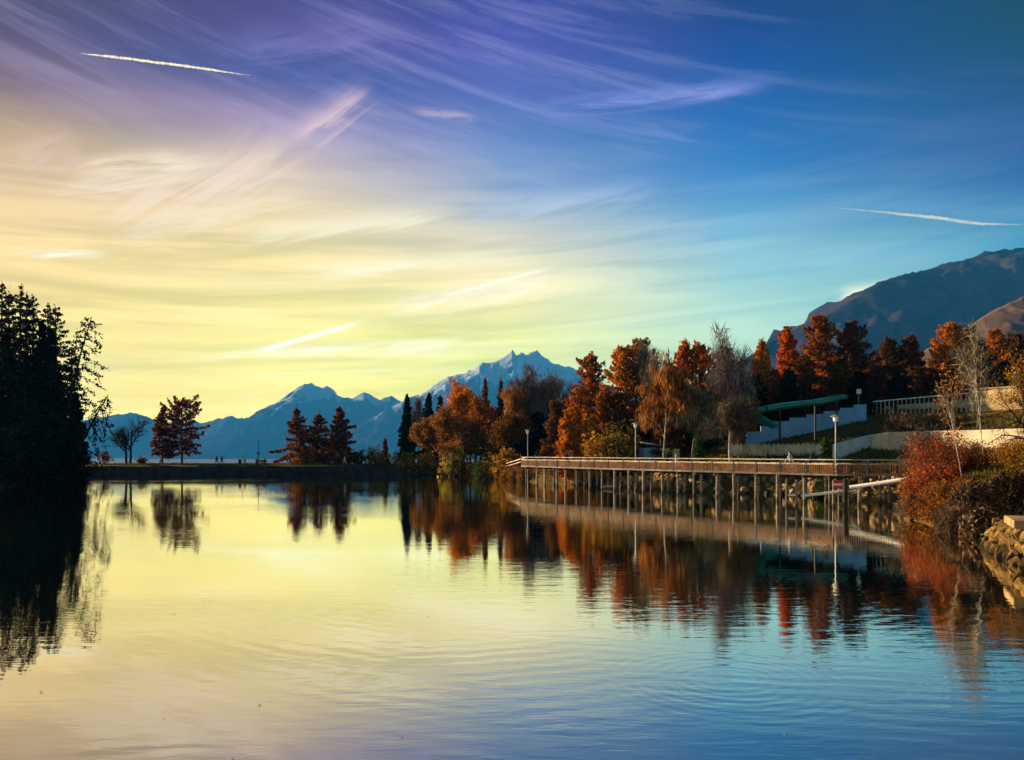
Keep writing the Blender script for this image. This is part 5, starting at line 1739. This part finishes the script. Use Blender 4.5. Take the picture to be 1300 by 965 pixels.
def tufts(name, region, n, mat, size, label, lean=(0, 0, 1.6)):
    x = rng.uniform(region[0], region[1], n * 4)
    y = rng.uniform(region[2], region[3], n * 4)
    sd = shore_sd(x, y)
    ok = (sd > region[4]) & (sd < region[5])
    dn = fbm(x * 0.25, y * 0.25, 3)
    ok &= dn + rng.uniform(-0.2, 0.2, len(x)) > 0.45
    x, y = x[ok][:n], y[ok][:n]
    mb = MB()
    z = ground(x, y)
    mb.leaves(np.stack([x, y, z + size * 0.5], 1), size, rng, 2.6, lean, 0.7)
    mb.build(name, mat, kind='stuff', label=label)


tufts('grass', (20, 60, 40, 95, 0.4, 26), 26000, 'grass', 0.20, 'short olive grass on the right-hand slope')
tufts('grass', (5, 32, 56, 104, 1.5, 9), 12000, 'grass', 0.22, 'rough grass on the bank behind the boardwalk')
tufts('grass', (-18, 8, 100, 150, 0.3, 20), 14000, 'grass_rust', 0.28, 'dry golden grass on the far corner of the lake')
tufts('grass', (-90, -12, 140, 156, 1.7, 14), 12000, 'grass', 0.22, 'thin grass on the crest of the dam')
tufts('fallen_leaves', (16, 45, 26, 60, 0.6, 14), 22000, 'leaf_copper', 0.10, 'brown leaf litter on the bank under the red shrubs', (0, 0, 0.2))

n = 46
y = 9.5 + 26 * rng.uniform(0, 1, n) ** 1.6
x = y * rng.uniform(-0.62, 0.5, n)
mb = MB()
mb.leaves(np.stack([x, y, np.full(n, 0.012)], 1), 0.036, rng, 2.0, None, 1.0)
for v in mb.v:
    v[:, 2] = 0.012 + (v[:, 2] - 0.012) * 0.12
mb.build('floating_leaves', 'leaf_copper', kind='stuff', label='few tiny fallen leaves drifting on the near water')

# ------------------------------------------------------------------ vapour trails and small clouds
m, t, out = newmat('vapour')
cf = tnoise(t, 0.009, 6, 0.65)
dfv = t.nodes.new('ShaderNodeBsdfDiffuse')
trv = t.nodes.new('ShaderNodeBsdfTranslucent')
dfv.inputs['Color'].default_value = trv.inputs['Color'].default_value = (0.97, 0.97, 0.97, 1)
m1 = t.nodes.new('ShaderNodeMixShader')
m1.inputs[0].default_value = 0.6
t.links.new(dfv.outputs[0], m1.inputs[1])
t.links.new(trv.outputs[0], m1.inputs[2])
tp = t.nodes.new('ShaderNodeBsdfTransparent')
at = t.nodes.new('ShaderNodeAttribute')
at.attribute_name = 'tint'
al = t.nodes.new('ShaderNodeMath')
al.operation = 'MULTIPLY'
t.links.new(ramp(t, cf, [(0.30, (0.15, 0.15, 0.15, 1)), (0.62, (1, 1, 1, 1))]), al.inputs[0])
t.links.new(at.outputs['Fac'], al.inputs[1])
m2 = t.nodes.new('ShaderNodeMixShader')
t.links.new(al.outputs[0], m2.inputs[0])
t.links.new(tp.outputs[0], m2.inputs[1])
t.links.new(m1.outputs[0], m2.inputs[2])
t.links.new(m2.outputs[0], out.inputs['Surface'])


def trail(name, pts, d, wpx, label, cat, seed, rings=170, opac=0.8, fade=0.25, ragged=0.45):
    """a long, ragged, thinning tube of vapour"""
    rng = np.random.RandomState(seed)
    Q = np.array([P3(x, y, d) for x, y in pts])
    og = Q.mean(0)
    cum = np.concatenate([[0], np.cumsum(np.linalg.norm(np.diff(Q, axis=0), axis=1))])
    s = np.linspace(0, 1, rings)
    C = np.stack([np.interp(s * cum[-1], cum, Q[:, k]) for k in range(3)], 1) - og
    e = np.minimum(1, np.minimum(s / fade, (1 - s) / fade * 1.5))
    base_r = wpx / F * d * 0.5
    k = 12
    a = np.arange(k) * 2 * np.pi / k
    ax = unit(Q[-1] - Q[0])
    u = unit(np.cross(ax, UP))
    w = np.cross(u, ax)
    R = base_r * (0.25 + 0.75 * e[:, None]) * (1 + ragged * (rng.normal(0, 0.5, (rings, k)) + rng.normal(0, 0.6, (rings, 1))))
    R = np.clip(R, base_r * 0.1, None)
    R[0] = R[-1] = base_r * 0.05
    C += (np.cumsum(rng.normal(0, 0.05, rings)) * base_r)[:, None] * w
    V = C[:, None] + R[..., None] * (np.cos(a)[None, :, None] * u + np.sin(a)[None, :, None] * w)
    i = np.arange(rings - 1)[:, None] * k
    j = np.arange(k)[None]
    q = np.stack([i + j, i + (j + 1) % k, i + k + (j + 1) % k, i + k + j], -1).reshape(-1, 4)
    T = np.repeat(opac * (0.15 + 0.85 * e), k) * rng.uniform(0.75, 1.0, rings * k)
    put(name, mesh(name, V, q, T, True), 'vapour', label=label, cat=cat, loc=tuple(og), kind='thing')


trail('contrail', [(318, 96), (262, 88), (205, 80), (150, 73), (100, 68)], 9000, 2.5, 'bright short vapour trail high in the upper left sky', 'contrail', 1, 240, 0.85, 0.25, 0.4)
trail('contrail', [(1062, 264), (1120, 268), (1180, 275), (1240, 282), (1310, 284)], 9000, 4.2, 'thin white vapour trail at the right edge above the dark mountain', 'contrail', 3, 150, 0.38, 0.5, 0.2)
